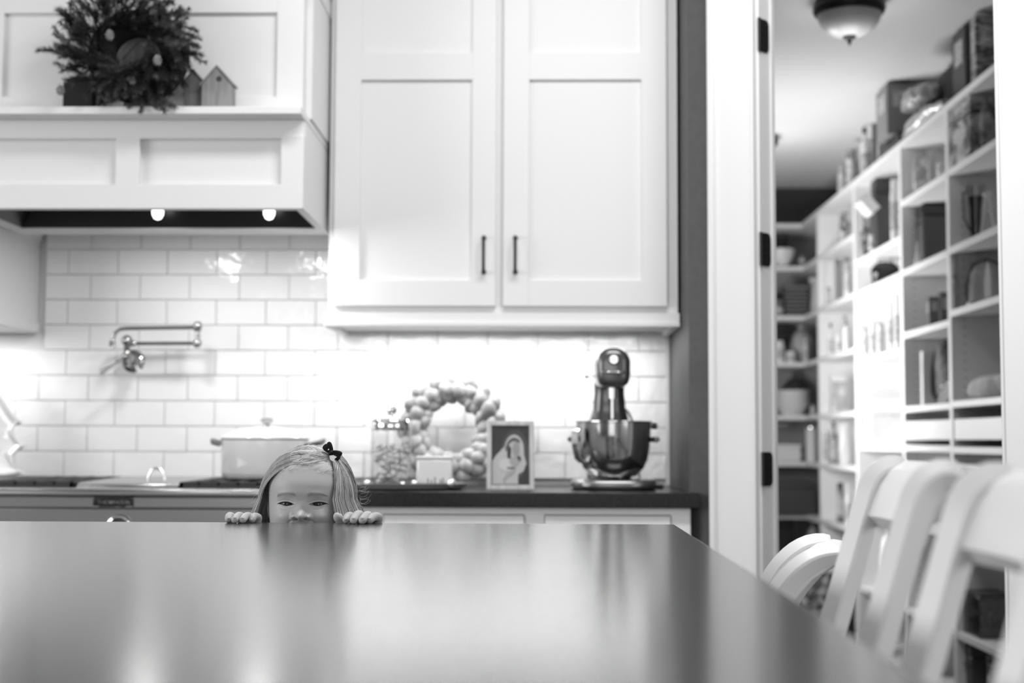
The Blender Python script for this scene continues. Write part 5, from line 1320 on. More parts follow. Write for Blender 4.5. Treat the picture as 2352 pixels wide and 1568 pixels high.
def item(kind, name, label, cat, u0, u1, vt, s, mat, inset=.02, ar=1.0, back=None, rot=0., mat2=None, group=None, tilt=0, h=None, z0=None, box=None):
    xc, y, wd, dp, zb_, hh = geo(u0, u1, vt, s, inset, ar, back)
    if box: y, wd, dp = box; xc = XS + inset + wd / 2
    if h: hh = h
    if z0 is not None: hh = hh + zb_ - z0; zb_ = z0
    if back is None and BAY is not None:        # keep clear of the uprights
        a, b = bays[BAY][0] + .026, bays[BAY][1] - .026
        dp = min(dp, b - a); y = min(max(y, a + dp / 2), b - dp / 2)
    if back is None: xc = min(xc, XB - .012 - wd / 2)
    hh = min(hh, PCH - .015 - zb_)
    if s < .8:
        lst = bays[BAY][2] if (back is None and BAY is not None) else bays[3][2]
        above = [KZ(t) - T for t in lst if KZ(t) - T > zb_ + .02] + [KZ(.827) - T]
        if BAY is not None or back: hh = min(hh, (min(above) - zb_) * (.93 if kind in ('bag', 'sack', 'cake', 'pan', 'basket') else .985))
    o = thing(name, label, cat, (xc, y, zb_), group)
    Mx_ = Matrix.Translation((xc, y, zb_)) @ Matrix.Rotation(math.radians(rot), 4, 'Z') @ Matrix.Rotation(math.radians(tilt), 4, 'Y')
    R = wd / 2
    def B(m, nm, mt, par, **k):
        m.v = [tuple(Mx_ @ Vector(v)) for v in m.v]; return m.build(nm, mt, par, **k)
    if kind == 'box':
        b = B(MB().box(-wd / 2, wd / 2, -dp / 2, dp / 2, 0, hh), 'carton', mat, o, bevel=.0015)
        m = MB(); m.box(-wd / 2 + .002, wd / 2 - .002, -.001, .001, hh, hh + .0012); m.box(-wd / 2 * .6, wd / 2 * .6, -dp / 2 - .0008, -dp / 2, hh * .55, hh * .85); m.box(-wd / 2 - .0008, -wd / 2, -dp * .3, dp * .3, hh * .5, hh * .85)
        B(m, 'printed_label', mat2 or M_lab, b, smooth=False)
    elif kind == 'case':
        b = B(MB().box(-wd / 2, wd / 2, -dp / 2, dp / 2, 0, hh * .82), 'case_body', mat, o, bevel=min(.008, hh * .1), seg=3)
        B(MB().box(-wd / 2 * 1.03, wd / 2 * 1.03, -dp / 2 * 1.03, dp / 2 * 1.03, hh * .82, hh), 'lid', mat2 or mat, o, bevel=min(.006, hh * .05), seg=3)
        m = MB(); m.tube([(-wd / 2 * 1.03, -.03, hh * .7), (-wd / 2 * 1.03 - .010, -.025, hh * .7), (-wd / 2 * 1.03 - .010, .025, hh * .7), (-wd / 2 * 1.03, .03, hh * .7)], .003, 6); B(m, 'latch', mat2 or mat, b)
    elif kind == 'jar':
        B(MB().lathe([(0, 0), (R * .93, 0), (R, hh * .05), (R, hh * .72), (R * .82, hh * .84), (R * .78, hh * .86), (R * .76, hh * .86), (0, hh * .86)], n=28), 'jar_body', mat, o)
        B(MB().lathe([(R * .82, hh * .85), (R * .84, hh * .86), (R * .84, hh * .98), (R * .80, hh), (0, hh)], n=28), 'lid', mat2 or M_lid, o)
        B(MB().lathe([(R * 1.005, hh * .16), (R * 1.008, hh * .17), (R * 1.008, hh * .62), (R * 1.005, hh * .63)], n=28), 'label_band', M_lab, o)
    elif kind == 'bottle':
        B(MB().lathe([(0, 0), (R * .93, 0), (R, hh * .03), (R, hh * .58), (R * .85, hh * .68), (R * .42, hh * .78), (R * .36, hh * .88), (0, hh * .88)], n=24), 'bottle_body', mat, o)
        B(MB().lathe([(R * .42, hh * .87), (R * .44, hh * .88), (R * .44, hh * .98), (R * .36, hh), (0, hh)], n=20), 'cap', mat2 or M_lid, o)
        B(MB().lathe([(R * 1.005, hh * .12), (R * 1.01, hh * .13), (R * 1.01, hh * .50), (R * 1.005, hh * .51)], n=24), 'label_band', M_lab, o)
    elif kind == 'can':
        b = B(MB().lathe([(0, 0), (R, 0), (R, hh * .97), (R * .96, hh), (R * .94, hh * .985), (0, hh * .985)], n=28), 'can_body', mat, o)
        B(MB().lathe([(R, hh * .96), (R * 1.03, hh * .965), (R * 1.03, hh * .995), (R * .97, hh)], n=28), 'can_rim', M_chrome, o)
    elif kind == 'bowl':
        B(MB().lathe([(0, 0), (R * .40, 0), (R * .42, hh * .06), (R * .62, hh * .25), (R * .85, hh * .6), (R * .98, hh * .96), (R, hh), (R * .95, hh), (R * .80, hh * .6), (R * .55, hh * .28), (0, hh * .14)], n=36), 'bowl_body', mat, o)
    elif kind == 'stack':
        for k in range(3):
            z = hh * .22 * k; B(MB().lathe([(0, z), (R * .55, z), (R * .60, z + hh * .03), (R * .97, z + hh * .50), (R, z + hh * .54), (R * .94, z + hh * .54), (R * .55, z + hh * .10), (0, z + hh * .08)], n=32), 'bowl', mat, o)
    elif kind == 'plates':
        for k in range(5):
            z = hh * .18 * k; B(MB().lathe([(0, z), (R * .55, z), (R * .95, z + hh * .12), (R, z + hh * .15), (R * .9, z + hh * .15), (R * .5, z + hh * .05), (0, z + hh * .05)], n=32), 'plate', mat, o)
    elif kind == 'bag':
        n1_, n2_ = 14, 24; vs = []; rr = random.Random(int(u0 * 7 + vt))
        ph_ = [rr.uniform(0, 6) for _ in range(4)]
        for i in range(n1_):
            t = i / (n1_ - 1)
            for k in range(n2_):
                a = 2 * PI * k / n2_; c_, s_ = math.cos(a), math.sin(a)
                f = (.82 + .2 * math.sin(PI * min(1, t * 1.15))) * (1 - .0 * t); thin = 1 - .88 * max(0, (t - .62) / .38) ** 1.2
                wob = 1 + .06 * math.sin(5 * t + 3 * a + ph_[0]) + .04 * math.sin(9 * t - 2 * a + ph_[1])
                vs.append((wd / 2 * f * wob * math.copysign(abs(c_) ** .6, c_) * (1 if t < .95 else .96), dp / 2 * f * thin * wob * math.copysign(abs(s_) ** .6, s_), hh * t))
        m = MB(); m.add(vs, [(i * n2_ + k, i * n2_ + (k + 1) % n2_, (i + 1) * n2_ + (k + 1) % n2_, (i + 1) * n2_ + k) for i in range(n1_ - 1) for k in range(n2_)] + [tuple(range(n2_))[::-1], tuple(range((n1_ - 1) * n2_, n1_ * n2_))])
        B(m, 'pouch', mat, o, ang=1.0)
        m = MB(); m.box(-wd / 2 * .78, wd / 2 * .78, -dp * .03, dp * .03, hh * .99, hh * 1.04); B(m, 'folded_top', mat2 or mat, o)
    elif kind == 'sack':
        n1_, n2_ = 12, 22; vs = []; rr = random.Random(int(u0 * 3 + vt)); p0 = rr.uniform(0, 6)
        for i in range(n1_):
            t = i / (n1_ - 1); f = math.sin(PI * (.12 + .83 * t)) ** .55
            for k in range(n2_):
                a = 2 * PI * k / n2_; wob = 1 + .09 * math.sin(4 * t + 3 * a + p0) + .06 * math.sin(11 * t + 5 * a)
                vs.append((wd / 2 * f * wob * math.cos(a), dp / 2 * f * wob * math.sin(a), hh * .86 * t))
        m = MB(); m.add(vs, [(i * n2_ + k, i * n2_ + (k + 1) % n2_, (i + 1) * n2_ + (k + 1) % n2_, (i + 1) * n2_ + k) for i in range(n1_ - 1) for k in range(n2_)] + [tuple(range(n2_))[::-1], tuple(range((n1_ - 1) * n2_, n1_ * n2_))])
        B(m, 'sack_body', mat, o, ang=1.6)
        m = MB(); m.lathe([(R * .16, hh * .80), (R * .10, hh * .88), (R * .26, hh), (R * .05, hh * .97)], n=12); B(m, 'tied_neck', mat2 or mat, o)
    elif kind == 'slump':
        n1_, n2_ = 16, 30; vs = []; rr = random.Random(int(u0 * 3 + vt)); p0 = rr.uniform(0, 6); p1 = rr.uniform(0, 6)
        for i in range(n1_):
            e_ = -PI / 2 + PI * i / (n1_ - 1); ce_, se_ = abs(math.cos(e_)) ** .45, math.copysign(abs(math.sin(e_)) ** .7, math.sin(e_))
            for k in range(n2_):
                a = 2 * PI * k / n2_; wob = 1 + .07 * math.sin(3 * a + p0 + 2 * e_) + .05 * math.sin(7 * a + p1) * ce_
                vs.append((wd / 2 * ce_ * wob * math.copysign(abs(math.cos(a)) ** .7, math.cos(a)), dp / 2 * ce_ * wob * math.copysign(abs(math.sin(a)) ** .7, math.sin(a)), hh * (.5 + .5 * se_ * (1 if e_ < 0 else 1 + .10 * math.sin(2 * a + p1)))))
        m = MB(); m.add(vs, [(i * n2_ + k, i * n2_ + (k + 1) % n2_, (i + 1) * n2_ + (k + 1) % n2_, (i + 1) * n2_ + k) for i in range(n1_ - 1) for k in range(n2_)])
        B(m, 'bag_body', mat, o, ang=1.0)
        m = MB(); m.lathe([(.004, hh * .93), (.010, hh * .97), (.018, hh * 1.04), (.004, hh * 1.0)], (0, dp * .32, 0), n=10); B(m, 'gathered_end', mat2 or mat, o)
    elif kind == 'basket':
        m = MB(); n3 = max(3, int(hh / .02))
        for k in range(n3):
            z = .006 + (hh - .012) * k / (n3 - 1) if n3 > 1 else 0; f = .88 + .12 * k / n3
            m.tube([(wd / 2 * f * sx_, dp / 2 * f * sy_, z) for sx_, sy_ in ((-1, -.7), (-.8, -1), (.8, -1), (1, -.7), (1, .7), (.8, 1), (-.8, 1), (-1, .7), (-1, -.7))], .0085, 6, cap=False)
        m.box(-wd / 2 * .84, wd / 2 * .84, -dp / 2 * .84, dp / 2 * .84, .001, .008)
        B(m, 'basket_body', mat, o)
        m = MB(); m.tube([(wd / 2 * sx_, dp / 2 * sy_, hh) for sx_, sy_ in ((-1, -.7), (-.8, -1), (.8, -1), (1, -.7), (1, .7), (.8, 1), (-.8, 1), (-1, .7), (-1, -.7))], .009, 8, cap=False); B(m, 'basket_rim', mat2 or mat, o)
    elif kind == 'bin':
        m = MB(); t = .004
        for a_ in ((-wd / 2, -wd / 2 + t, -dp / 2, dp / 2), (wd / 2 - t, wd / 2, -dp / 2, dp / 2), (-wd / 2, wd / 2, -dp / 2, -dp / 2 + t), (-wd / 2, wd / 2, dp / 2 - t, dp / 2)): m.box(*a_, 0, hh)
        m.box(-wd / 2, wd / 2, -dp / 2, dp / 2, 0, t); B(m, 'bin_body', mat, o, bevel=.001)
        m = MB(); m.tube([(wd / 2 * sx_, dp / 2 * sy_, hh) for sx_, sy_ in ((-1, -1), (1, -1), (1, 1), (-1, 1), (-1, -1))], .006, 6, cap=False); B(m, 'bin_rim', mat2 or mat, o)
        rr = random.Random(int(vt)); m = MB()
        for k in range(7): m.ell((rr.uniform(-.3, .3) * wd, rr.uniform(-.35, .35) * dp, hh * rr.uniform(.3, .75)), (wd * .16, dp * .12, hh * .2), 10, 8)
        B(m, 'bin_contents', printed('mixed_goods', .03, .35, 26), o)['kind'] = 'stuff'
    elif kind == 'pan':
        B(MB().lathe([(0, 0), (R * .86, 0), (R * .97, hh * .3), (R, hh * .48), (R * 1.04, hh * .50), (R * 1.04, hh * .54), (0, hh * .54)], n=36, sy=ar), 'pan_body', mat, o)
        B(MB().lathe([(R * 1.02, hh * .55), (R * .98, hh * .70), (R * .70, hh * .88), (R * .3, hh * .94), (0, hh * .95)], n=36, sy=ar), 'lid', mat, o)
        m = MB(); m.tube([(-.03, 0, hh * .93), (-.03, 0, hh * 1.02), (.03, 0, hh * 1.02), (.03, 0, hh * .93)], .004, 8); B(m, 'lid_handle', mat, o)
    elif kind == 'cake':
        B(MB().lathe([(0, 0), (R, 0), (R * 1.02, hh * .05), (R * 1.02, hh * .10), (0, hh * .10)], n=40), 'cake_tray', G('grey_plastic', .12, .35), o)
        B(MB().lathe([(R * .96, hh * .10), (R * .95, hh * .45), (R * .86, hh * .70), (R * .66, hh * .88), (R * .3, hh * .98), (0, hh)], n=40), 'cake_dome', mat, o)
        m = MB(); m.tube([(-R * 1.0, 0, hh * .08), (-R * 1.03, 0, hh * .5), (-R * .7, 0, hh * .93), (0, 0, hh * 1.04), (R * .7, 0, hh * .93), (R * 1.03, 0, hh * .5), (R * 1.0, 0, hh * .08)], .006, 8); B(m, 'carry_handle', G('grey_plastic', .12, .35), o)
    elif kind == 'pump':
        B(MB().lathe([(0, 0), (R, 0), (R, hh * .58), (R * .6, hh * .68), (R * .3, hh * .72), (0, hh * .72)], n=24), 'bottle_body', mat, o)
        m = MB(); m.lathe([(R * .34, hh * .71), (R * .34, hh * .80), (R * .14, hh * .82), (R * .14, hh * .93), (0, hh * .93)], n=16); m.tube([(R * .3, 0, hh * .96), (-R * .5, 0, hh * .96), (-R * .9, 0, hh * .90)], R * .16, 8); B(m, 'pump_head', mat2 or M_lid, o)
    elif kind == 'cone':
        B(MB().lathe([(0, 0), (R, 0), (R * .9, hh * .08), (R * .35, hh * .5), (R * .18, hh * .82), (R * .22, hh * .86), (R * .12, hh * .95), (0, hh)], n=20), 'figure_body', mat, o)
        B(MB().ell((0, 0, hh * .92), R * .28, 12, 8), 'figure_head', mat, o)
    elif kind == 'candle':
        B(MB().lathe([(0, 0), (R * .9, 0), (R, hh * .1), (R, hh * .5), (R * .8, hh * .72), (R * .3, hh * .90), (0, hh)], n=20), 'flame_shaped_body', mat, o)
        B(MB().lathe([(R * .7, -.0), (R * .75, .004), (R * .7, .010)], n=20), 'foot_ring', mat, o)
    elif kind == 'pitcher':
        B(MB().lathe([(0, 0), (R * .55, 0), (R * .55, hh * .05), (R * .62, hh * .6), (R * .98, hh * .93), (R, hh * 1.0), (R * .94, hh), (R * .58, hh * .62), (R * .5, hh * .06), (0, hh * .05)], n=32), 'pitcher_body', mat, o)
        m = MB(); m.tube([(-R * .8, 0, hh * .88), (-R * 1.25, 0, hh * .85), (-R * 1.2, 0, hh * .45), (-R * .6, 0, hh * .25)], R * .09, 8); B(m, 'handle', mat2 or M_black, o)
        B(MB().lathe([(0, hh * .06), (R * .50, hh * .06), (R * .55, hh * .6), (R * .7, hh * .8), (0, hh * .8)], n=24), 'dark_contents', M_black, o)
    elif kind == 'stool':
        m = MB(); m.lathe([(0, hh * .90), (R * .5, hh * .90), (R * .55, hh * .95), (R * .5, hh), (0, hh)], n=20); B(m, 'top', mat, o)
        for sx_ in (-1, 1): B(MB().tube([(sx_ * R * .2, 0, hh * .92), (sx_ * R * .85, 0, 0)], R * .14, 8), 'leg', mat, o)
        B(MB().tube([(-R * .45, 0, hh * .55), (R * .45, 0, hh * .55)], R * .1, 8), 'crossbar', mat, o)
    elif kind == 'book':
        b = B(MB().box(-wd / 2, wd / 2, -dp / 2, dp / 2, 0, hh), 'cover', mat, o, bevel=.001)
        B(MB().box(-wd / 2 + .003, wd / 2 - .0 + .0004, -dp / 2 + .003, dp / 2 - .003, .004, hh + .0006), 'pages', M_lab, o)
    return o
M_lab = G('paper_label', .62, .6, noise=(60, .30)); M_lid = G('tin_lid', .40, .3, .7)
W_ = G('white_plastic', .76, .35); GW = G('off_white_card', .60, .6); DK = G('black_plastic', .022, .35); DG_ = G('dark_card', .06, .55); MG = G('mid_card', .25, .6); LG = G('light_card', .45, .6)
KR = G('kraft_card', .30, .75, noise=(40, .26)); CR = G('crinkled_film', .60, .18, .3, noise=(22, .15), bump=(30, .9, .02)); FO = G('foil_wrap', .75, .2, .8, bump=(35, .8, .02))
PR1 = printed('print_cereal', .05, .48, 22); PR2 = printed('print_fruit', .10, .55, 34); PR3 = printed('print_floral', .12, .60, 40); PR4 = printed('print_lines', .10, .40, 26, stretch=(1, 1, 3)); PR5 = printed('print_pale', .40, .75, 26)
DKB = G('dark_film', .010, .55, bump=(18, .5, .01), spec=.25); CL = G('pale_cloth', .45, .9, noise=(14, .62), bump=(30, .6, .01)); WI = G('wicker', .16, .7, bump=(120, .5, .002)); WIW = G('white_wicker', .7, .6, bump=(120, .4, .002))
GL = thinglass('jar_glass', .92); TB = thinglass('tinted_bin', .70, .1, 1.4, .05)
T_ = .827
# --- top shelf, from the door inwards
item('box', 'cereal_box', 'tall dark printed carton on the top shelf beside the right door casing', 'carton', 2228, 2288, 20, T_, PR4, .03, .8)
item('box', 'shipping_box', 'black carton standing behind the tall printed box on the top shelf', 'carton', 2194, 2236, 6, T_, DG_, .03, .8, box=(5.32, .20, .16))
item('slump', 'rubbish_bag', 'big black plastic bag slumped on the top shelf', 'bag', 2098, 2226, 126, T_, DKB, .085, .9, box=(5.80, .24, .66), h=.245)
item('slump', 'cellophane_bag', 'shiny crinkled cellophane bag in front of the black bag', 'bag', 2086, 2152, 150, T_, CR, -.085, .7, box=(5.66, .13, .30), h=.130, z0=KZ(T_) + .052)
item('box', 'storage_box', 'grey storage box on the top shelf left of the cellophane bag', 'carton', 2030, 2094, 188, T_, MG, -.045, .8, box=(6.22, .12, .20), z0=KZ(T_) + .047)
item('slump', 'foil_parcel', 'crumpled foil parcel lying low on the top shelf edge', 'parcel', 2046, 2128, 236, T_, FO, -.03, .8, box=(5.74, .11, .60), h=.05)
item('case', 'roasting_tray', 'black shallow tray under the grey storage box end', 'tray', 2016, 2078, 268, T_, DK, -.01, .8, box=(6.24, .15, .36), h=.045)
item('book', 'cookbook', 'pale upright book on the top shelf left of the black tray', 'book', 2014, 2030, 296, T_, LG, .02, 1.2)
item('book', 'cookbook', 'white upright book leaning beside the pale book on the top shelf', 'book', 2030, 2046, 300, T_, W_, .02, 1.2)
item('book', 'cookbook', 'dark spined book on the top shelf right of the white bottle', 'book', 2004, 2014, 284, T_, G('book_spine', .12, .6), .02, 1.6)
item('bottle', 'detergent_bottle', 'tall white bottle with black cap on the top shelf', 'bottle', 1972, 2000, 292, T_, W_, .03, mat2=DK)
item('jar', 'candy_jar', 'patterned jar on the top shelf left of the tall white bottle', 'jar', 1940, 1970, 345, T_, PR3, .03)
item('jar', 'candy_jar', 'small patterned jar farthest along the top shelf', 'jar', 1922, 1946, 382, T_, PR3, .03, mat2=PR5)
# white carton jutting over the shelf edge
BAY = None
o = item('book', 'paper_towel_pack', 'white slab shaped pack jutting out below the top shelf', 'pack', 1950, 2000, 425, .571, W_, -.055, .45, z0=KZ(.735), h=.17, tilt=-42, box=(6.70, .05, .13))
# --- bay 1 (beside the casing)
BAY = 0
a1, b1_ = UP[0], UP[1]
item('box', 'tea_box', 'large printed carton with striped picture, lower of two beside the glass jar', 'carton', 2180, 2232, 290, .665, PR1, .0, 1.5, box=(5.23, .10, .26))
item('box', 'tea_box', 'dark printed carton stacked on the striped carton', 'carton', 2181, 2230, 205, .665, PR4, .005, 1.5, z0=KZ(.665) + .165, box=(5.235, .10, .25))
item('sack', 'bread_bag', 'clear crumpled bread bag beside the striped cartons', 'bag', 2240, 2296, 222, .665, G('film_bag', .30, .2, noise=(18, .08), bump=(25, .8, .02)), .02, .8)
item('pitcher', 'glass_pitcher', 'wide mouthed glass pitcher with black contents', 'jug', 2204, 2262, 428, .473, GL, .05)
item('stool', 'tripod_stand', 'small white A shaped stand beside the glass pitcher', 'stand', 2244, 2292, 442, .473, G('white_plastic', .76, .35), .0)
item('cake', 'cake_carrier', 'round cake carrier with pale dome and dark handle', 'container', 2205, 2330, 600, .319, G('milky_dome', .45, .25), .03)
item('jar', 'spice_jar', 'pale labelled jar left of the cake carrier', 'jar', 2184, 2202, 578, .319, LG, .0)
item('candle', 'flame_candle', 'white flame shaped candle in front of the cake carrier', 'candle', 2261, 2277, 598, .319, W_, -.02)
item('slump', 'cloth_bundle', 'pale folded cloth bundle above the near drawer', 'cloth', 2196, 2275, 850, .098, CL, .0, .7, box=(5.02, .20, .50), h=.085)
item('bowl', 'dark_dish', 'small dark dish sitting on the pale cloth bundle', 'dish', 2235, 2300, 872, .098, DG_, .03, box=(4.98, .10, .10), z0=KZ(.098) + .088, h=.035)
item('cone', 'bird_figure', 'little pale figure standing in the dark dish', 'figure', 2252, 2272, 812, .098, LG, .065, box=(4.98, .03, .03), z0=KZ(.098) + .096, h=.085)
item('bin', 'plastic_bin', 'clear plastic bin of packets, upper of two near the floor', 'bin', 2215, 2330, 1283, -.453, TB, .03, 1.6, z0=KZ(-.453) + .15, h=.15)
item('bin', 'plastic_bin', 'clear plastic bin of packets standing under the other bin', 'bin', 2212, 2328, 1345, -.453, TB, .02, 1.6, h=.145)
item('case', 'drink_crate', 'dark crate below the plastic bins at the right casing', 'crate', 2212, 2262, 1478, -.63, DG_, .03, 1.2)
item('can', 'paint_can', 'large patterned drum below the plastic bins', 'can', 2262, 2310, 1490, -.63, PR4, .03)
item('bin', 'wire_basket', 'dark wire basket of bottles low between the stools', 'basket', 2125, 2176, 1200, -.22, DK, .03, 1.2)
item('bottle', 'soda_bottle', 'dark bottle seen between the stool backs', 'bottle', 2150, 2164, 1155, -.22, DK, .0, mat2=W_)
# --- bay 2
BAY = 1
item('bag', 'flour_bag', 'crumpled white flour bag, highest bay behind the striped cartons', 'bag', 2094, 2136, 350, .664, PR5, .04, .7)
item('bag', 'sugar_bag', 'pale grey paper bag right of the crumpled flour bag', 'bag', 2130, 2156, 346, .664, LG, .06, .7)
item('box', 'pasta_box', 'white carton lying by the upright left of the striped cartons', 'carton', 2150, 2176, 335, .664, GW, .01, 1.2, h=.06)
item('case', 'speaker_case', 'large black case with inset frame in the second bay', 'case', 2104, 2190, 470, .471, DG_, .06, .8, mat2=DK)
item('plates', 'plate_stack', 'short stack of pale plates high in the second bay', 'plates', 2098, 2172, 446, .471, G('pale_plate', .66, .3), .02, z0=KZ(.471) + .285)
item('cone', 'angel_figure', 'small white cone shaped figure at the shelf edge in front of the black case', 'figure', 2097, 2116, 555, .471, W_, -.01)
item('box', 'dark_tin', 'small dark box alone on the middle shelf, second bay', 'carton', 2128, 2158, 682, .298, DG_, .05, 1.0, mat2=MG)
item('box', 'dark_tin', 'taller dark box beside the small dark box, second bay', 'carton', 2152, 2186, 672, .298, DG_, .12, 1.0, mat2=MG)
item('box', 'tall_carton', 'tall white carton standing above the second drawer', 'carton', 2114, 2138, 806, .095, W_, .02, 1.0, mat2=W_)
item('slump', 'onion_bag', 'dark mesh bag right of the tall white carton', 'bag', 2138, 2184, 800, .095, G('mesh_bag', .09, .7, noise=(26, .025), bump=(60, .8, .01)), .05, .9, box=(5.79, .24, .32), h=.26)
item('sack', 'rice_bag', 'white pouch near the upright beside the dark mesh bag', 'bag', 2158, 2186, 784, .095, W_, .14, .8, z0=KZ(.095) + .10, h=.10)
item('case', 'scoop_box', 'thin white box leaning against the dark mesh bag', 'carton', 2150, 2172, 870, .095, W_, .0, .6, tilt=28, h=.09)
# --- bay 3
BAY = 2
item('case', 'coffee_maker_box', 'big dark carton with pale panel in the third bay', 'carton', 2000, 2062, 386, .571, DG_, .05, .9, mat2=DG_)
item('jar', 'white_canister', 'tall white canister right of the big dark carton', 'canister', 2042, 2066, 412, .571, W_, .0, mat2=W_)
item('box', 'fruit_box', 'printed carton with fruit picture left of the big dark carton', 'carton', 1976, 2004, 470, .571, PR2, .01, 1.2)
item('jar', 'white_jar', 'small white jar in front of the fruit printed carton', 'jar', 1994, 2008, 540, .571, W_, -.02, mat2=W_)
item('pan', 'roasting_pan', 'black oval roasting pan with lid on the third bay shelf', 'pan', 1996, 2072, 596, .470, G('roaster_enamel', .015, .2), .01, .7)
for k, (u0, u1, vt, l) in enumerate(((1978, 1996, 752, 'pale jar farthest left in the bright third bay'), (1996, 2010, 735, 'tall pale jar second in the bright third bay'), (2012, 2034, 742, 'wide pale jar in the middle of the bright third bay'), (2038, 2052, 690, 'tall white jar right of the middle in the bright third bay'), (2052, 2068, 676, 'tallest white jar beside the upright in the bright third bay'))):
    item('jar', 'pantry_jar', l, 'jar', u0, u1, vt, .258, (PR5, W_, PR5, W_, W_)[k], .02, mat2=(M_lid, W_, M_lid, W_, W_)[k], group='pale jars in the third bay')
item('case', 'white_tub', 'very large plain white tub filling the bright third bay', 'tub', 1970, 2078, 812, -.012, W_, .01, 1.0, z0=KZ(.080), h=KZ(.245) - KZ(.080))
item('box', 'white_carton', 'plain white carton under the very large white tub', 'carton', 1990, 2050, 955, -.012, W_, .01, 1.0, h=KZ(.078) - KZ(-.012), mat2=W_)
item('basket', 'white_basket', 'white woven basket below the bright third bay', 'basket', 1975, 2060, 1065, -.22, WIW, .02, 1.0, box=(6.55, .28, .45))
item('sack', 'bread_loaf_bag', 'white bag heaped in the lowest bright bay behind the stools', 'bag', 2012, 2066, 1150, -.45, W_, .02, 1.0)
# --- bay 4
BAY = 3
item('bag', 'floral_packet', 'floral printed packet high in the fourth bay', 'bag', 1924, 1954, 490, .663, PR3, .03, .7)
item('box', 'white_box', 'white carton against the fourth bay upright', 'carton', 1894, 1918, 588, .474, W_, .03, 1.0, mat2=W_)
item('jar', 'tall_canister', 'tall pale canister right of the white carton in the fourth bay', 'canister', 1936, 1956, 590, .474, PR5, .02)
item('jar', 'glass_jar', 'small glass jar with grey lid left in the fourth bay', 'jar', 1896, 1910, 660, .474, PR5, .0, mat2=MG)
item('pump', 'pump_bottle', 'white bottle with black pump head in the fourth bay', 'bottle', 1934, 1952, 722, .297, W_, .02, mat2=DK)
item('bottle', 'white_bottle', 'white bottle with dark cap left of the black pump', 'bottle', 1900, 1916, 742, .297, W_, .02, mat2=DK)
item('jar', 'white_pot', 'small white pot between the two white bottles', 'jar', 1918, 1934, 770, .297, W_, .02, mat2=W_)
item('case', 'sorting_box', 'pale sorting box with soft lid in the fourth bay', 'box', 1905, 1945, 862, .096, PR5, .03, 1.0, mat2=W_)
item('bottle', 'dark_bottle', 'dark patterned bottle in the fourth bay below the pale box', 'bottle', 1904, 1926, 968, -.079, PR4, .02, mat2=DK)
item('bag', 'white_bag', 'white folded bag right of the dark patterned bottle', 'bag', 1926, 1954, 975, -.079, W_, .03, .8)
item('jar', 'pale_jar', 'pale round jar at the fourth bay upright left of the dark bottle', 'jar', 1888, 1905, 990, -.079, PR5, .0)
item('jar', 'dark_jar', 'dark jar with pale base near the stool top', 'jar', 1920, 1940, 1108, -.276, PR4, .02, mat2=DG_)
item('bottle', 'milk_bottle', 'white bottle right of the dark jar near the stool top', 'bottle', 1940, 1956, 1110, -.276, W_, .02, mat2=W_)
item('sack', 'white_parcel', 'round white bag at the top of the low fourth bay behind the stool', 'bag', 1926, 1960, 1216, -.63, W_, .0)
BAY = None
item('bag', 'cereal_sack', 'tall patterned sack standing on the pantry floor behind the lower stool', 'bag', 1830, 1895, 1286, -.63, PR2, -.365, .7, box=(6.6, .145, .10), z0=.001, h=.50)
item('case', 'shoe_box', 'black box standing on the pantry floor beside the patterned sack', 'box', 1886, 1915, 1350, -.63, DK, -.19, .8, box=(6.7, .09, .16), z0=.001, h=.36)
# --- end wall
BAY = None
def bk(*a, **k): return item(*a, back=1, **k)
bk('case', 'black_tin', 'black tin on the highest end wall shelf', 'tin', 1772, 1808, 541, .663, DK, inset=.16, ar=.8)
bk('bowl', 'mixing_bowl', 'large white bowl on the highest end wall shelf', 'bowl', 1765, 1826, 572, .663, W_, inset=.02)
bk('jar', 'grey_jar', 'little grey jar right of the large white bowl on the end wall', 'jar', 1834, 1850, 588, .663, LG, inset=.03)
bk('pan', 'stock_pot', 'black pot behind the others on the second end wall shelf', 'pot', 1770, 1810, 632, .474, DK, inset=.2, ar=1, z0=KZ(.474) + .15, h=.12)
bk('basket', 'wicker_basket', 'grey wicker basket on the second end wall shelf', 'basket', 1800, 1856, 660, .474, WI, inset=.04)
bk('jar', 'dark_crock', 'dark crock left of the wicker basket on the end wall', 'jar', 1776, 1800, 690, .474, DG_, inset=.03, mat2=MG)
bk('case', 'white_bread_box', 'tall white box right of the wicker basket on the end wall', 'box', 1859, 1880, 636, .474, W_, inset=.05, mat2=W_)
bk('case', 'black_bread_box', 'black box on the third end wall shelf', 'box', 1770, 1810, 744, .297, DK, inset=.2)
bk('sack', 'paper_sack', 'pale grey sack on the third end wall shelf', 'bag', 1812, 1866, 742, .297, LG, inset=.14)
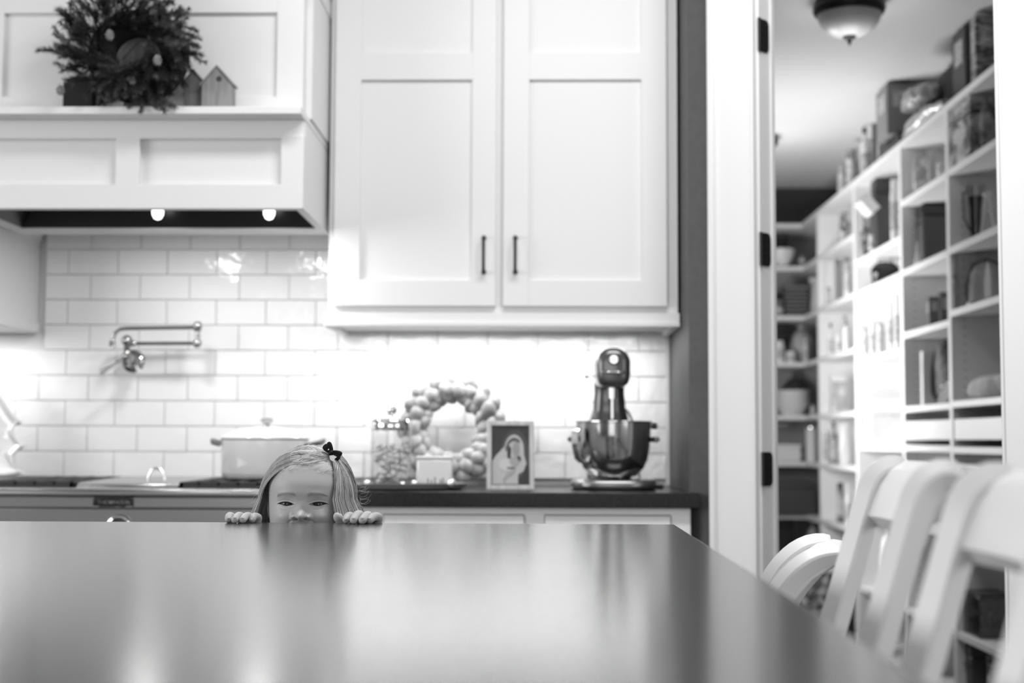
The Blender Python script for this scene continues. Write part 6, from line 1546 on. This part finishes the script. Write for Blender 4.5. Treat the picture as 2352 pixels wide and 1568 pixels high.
for k, (u0, u1, vt, l) in enumerate(((1776, 1802, 782, 'fat white jar leftmost on the third end wall shelf'), (1804, 1828, 806, 'small white jar in front of the pale grey sack'), (1844, 1856, 776, 'slim white bottle right of the pale grey sack'))):
    bk('bottle' if k == 2 else 'jar', 'white_bottle' if k == 2 else 'white_jar', l, 'bottle' if k == 2 else 'jar', u0, u1, vt, .297, W_, inset=.01, mat2=W_, group='white jars on the third end wall shelf')
bk('stack', 'bowl_stack', 'stack of white bowls on the fourth end wall shelf', 'bowls', 1778, 1860, 895, .096, W_, inset=.02)
bk('bottle', 'white_bottle', 'short white bottle right of the white bowl stack', 'bottle', 1860, 1873, 930, .096, W_, inset=.0, mat2=W_)
bk('sack', 'shade_filler', 'dark filler shape standing for the shade behind the white bowls', 'bag', 1790, 1862, 850, .096, G('painted_shade', .05, .6), inset=.21)  # dark shape put in for the shaded background of the bowls
bk('bowl', 'white_oval_bowl', 'white bowl on top of the long white box, end wall', 'bowl', 1776, 1818, 974, -.079, W_, inset=.12, z0=KZ(-.079) + .21)
bk('case', 'long_white_box', 'long white box on the fifth end wall shelf', 'box', 1770, 1834, 1020, -.079, W_, inset=.04, mat2=W_)
bk('can', 'white_tub', 'tall white tub right of the long white box', 'tub', 1850, 1876, 980, -.079, W_, inset=.02)
bk('jar', 'dark_vinegar', 'little dark jar between the long white box and the tall tub', 'jar', 1836, 1845, 1028, -.079, DG_, inset=.0, mat2=DG_)
bk('case', 'dark_bin', 'wide dark bin on the sixth end wall shelf', 'bin', 1770, 1866, 1106, -.276, DG_, inset=.03, mat2=DG_)
bk('sack', 'grocery_bag', 'crumpled grey bag heaped on the wide dark bin', 'bag', 1815, 1868, 1082, -.276, MG, inset=.0, z0=KZ(-.276) + .185, h=.08)
bk('sack', 'pale_melon_bag', 'round pale bag on the lowest visible end wall shelf', 'bag', 1850, 1882, 1196, -.47, LG, inset=.02)
bk('case', 'black_crate', 'black crate on the lowest visible end wall shelf', 'crate', 1770, 1818, 1190, -.47, DK, inset=.1)
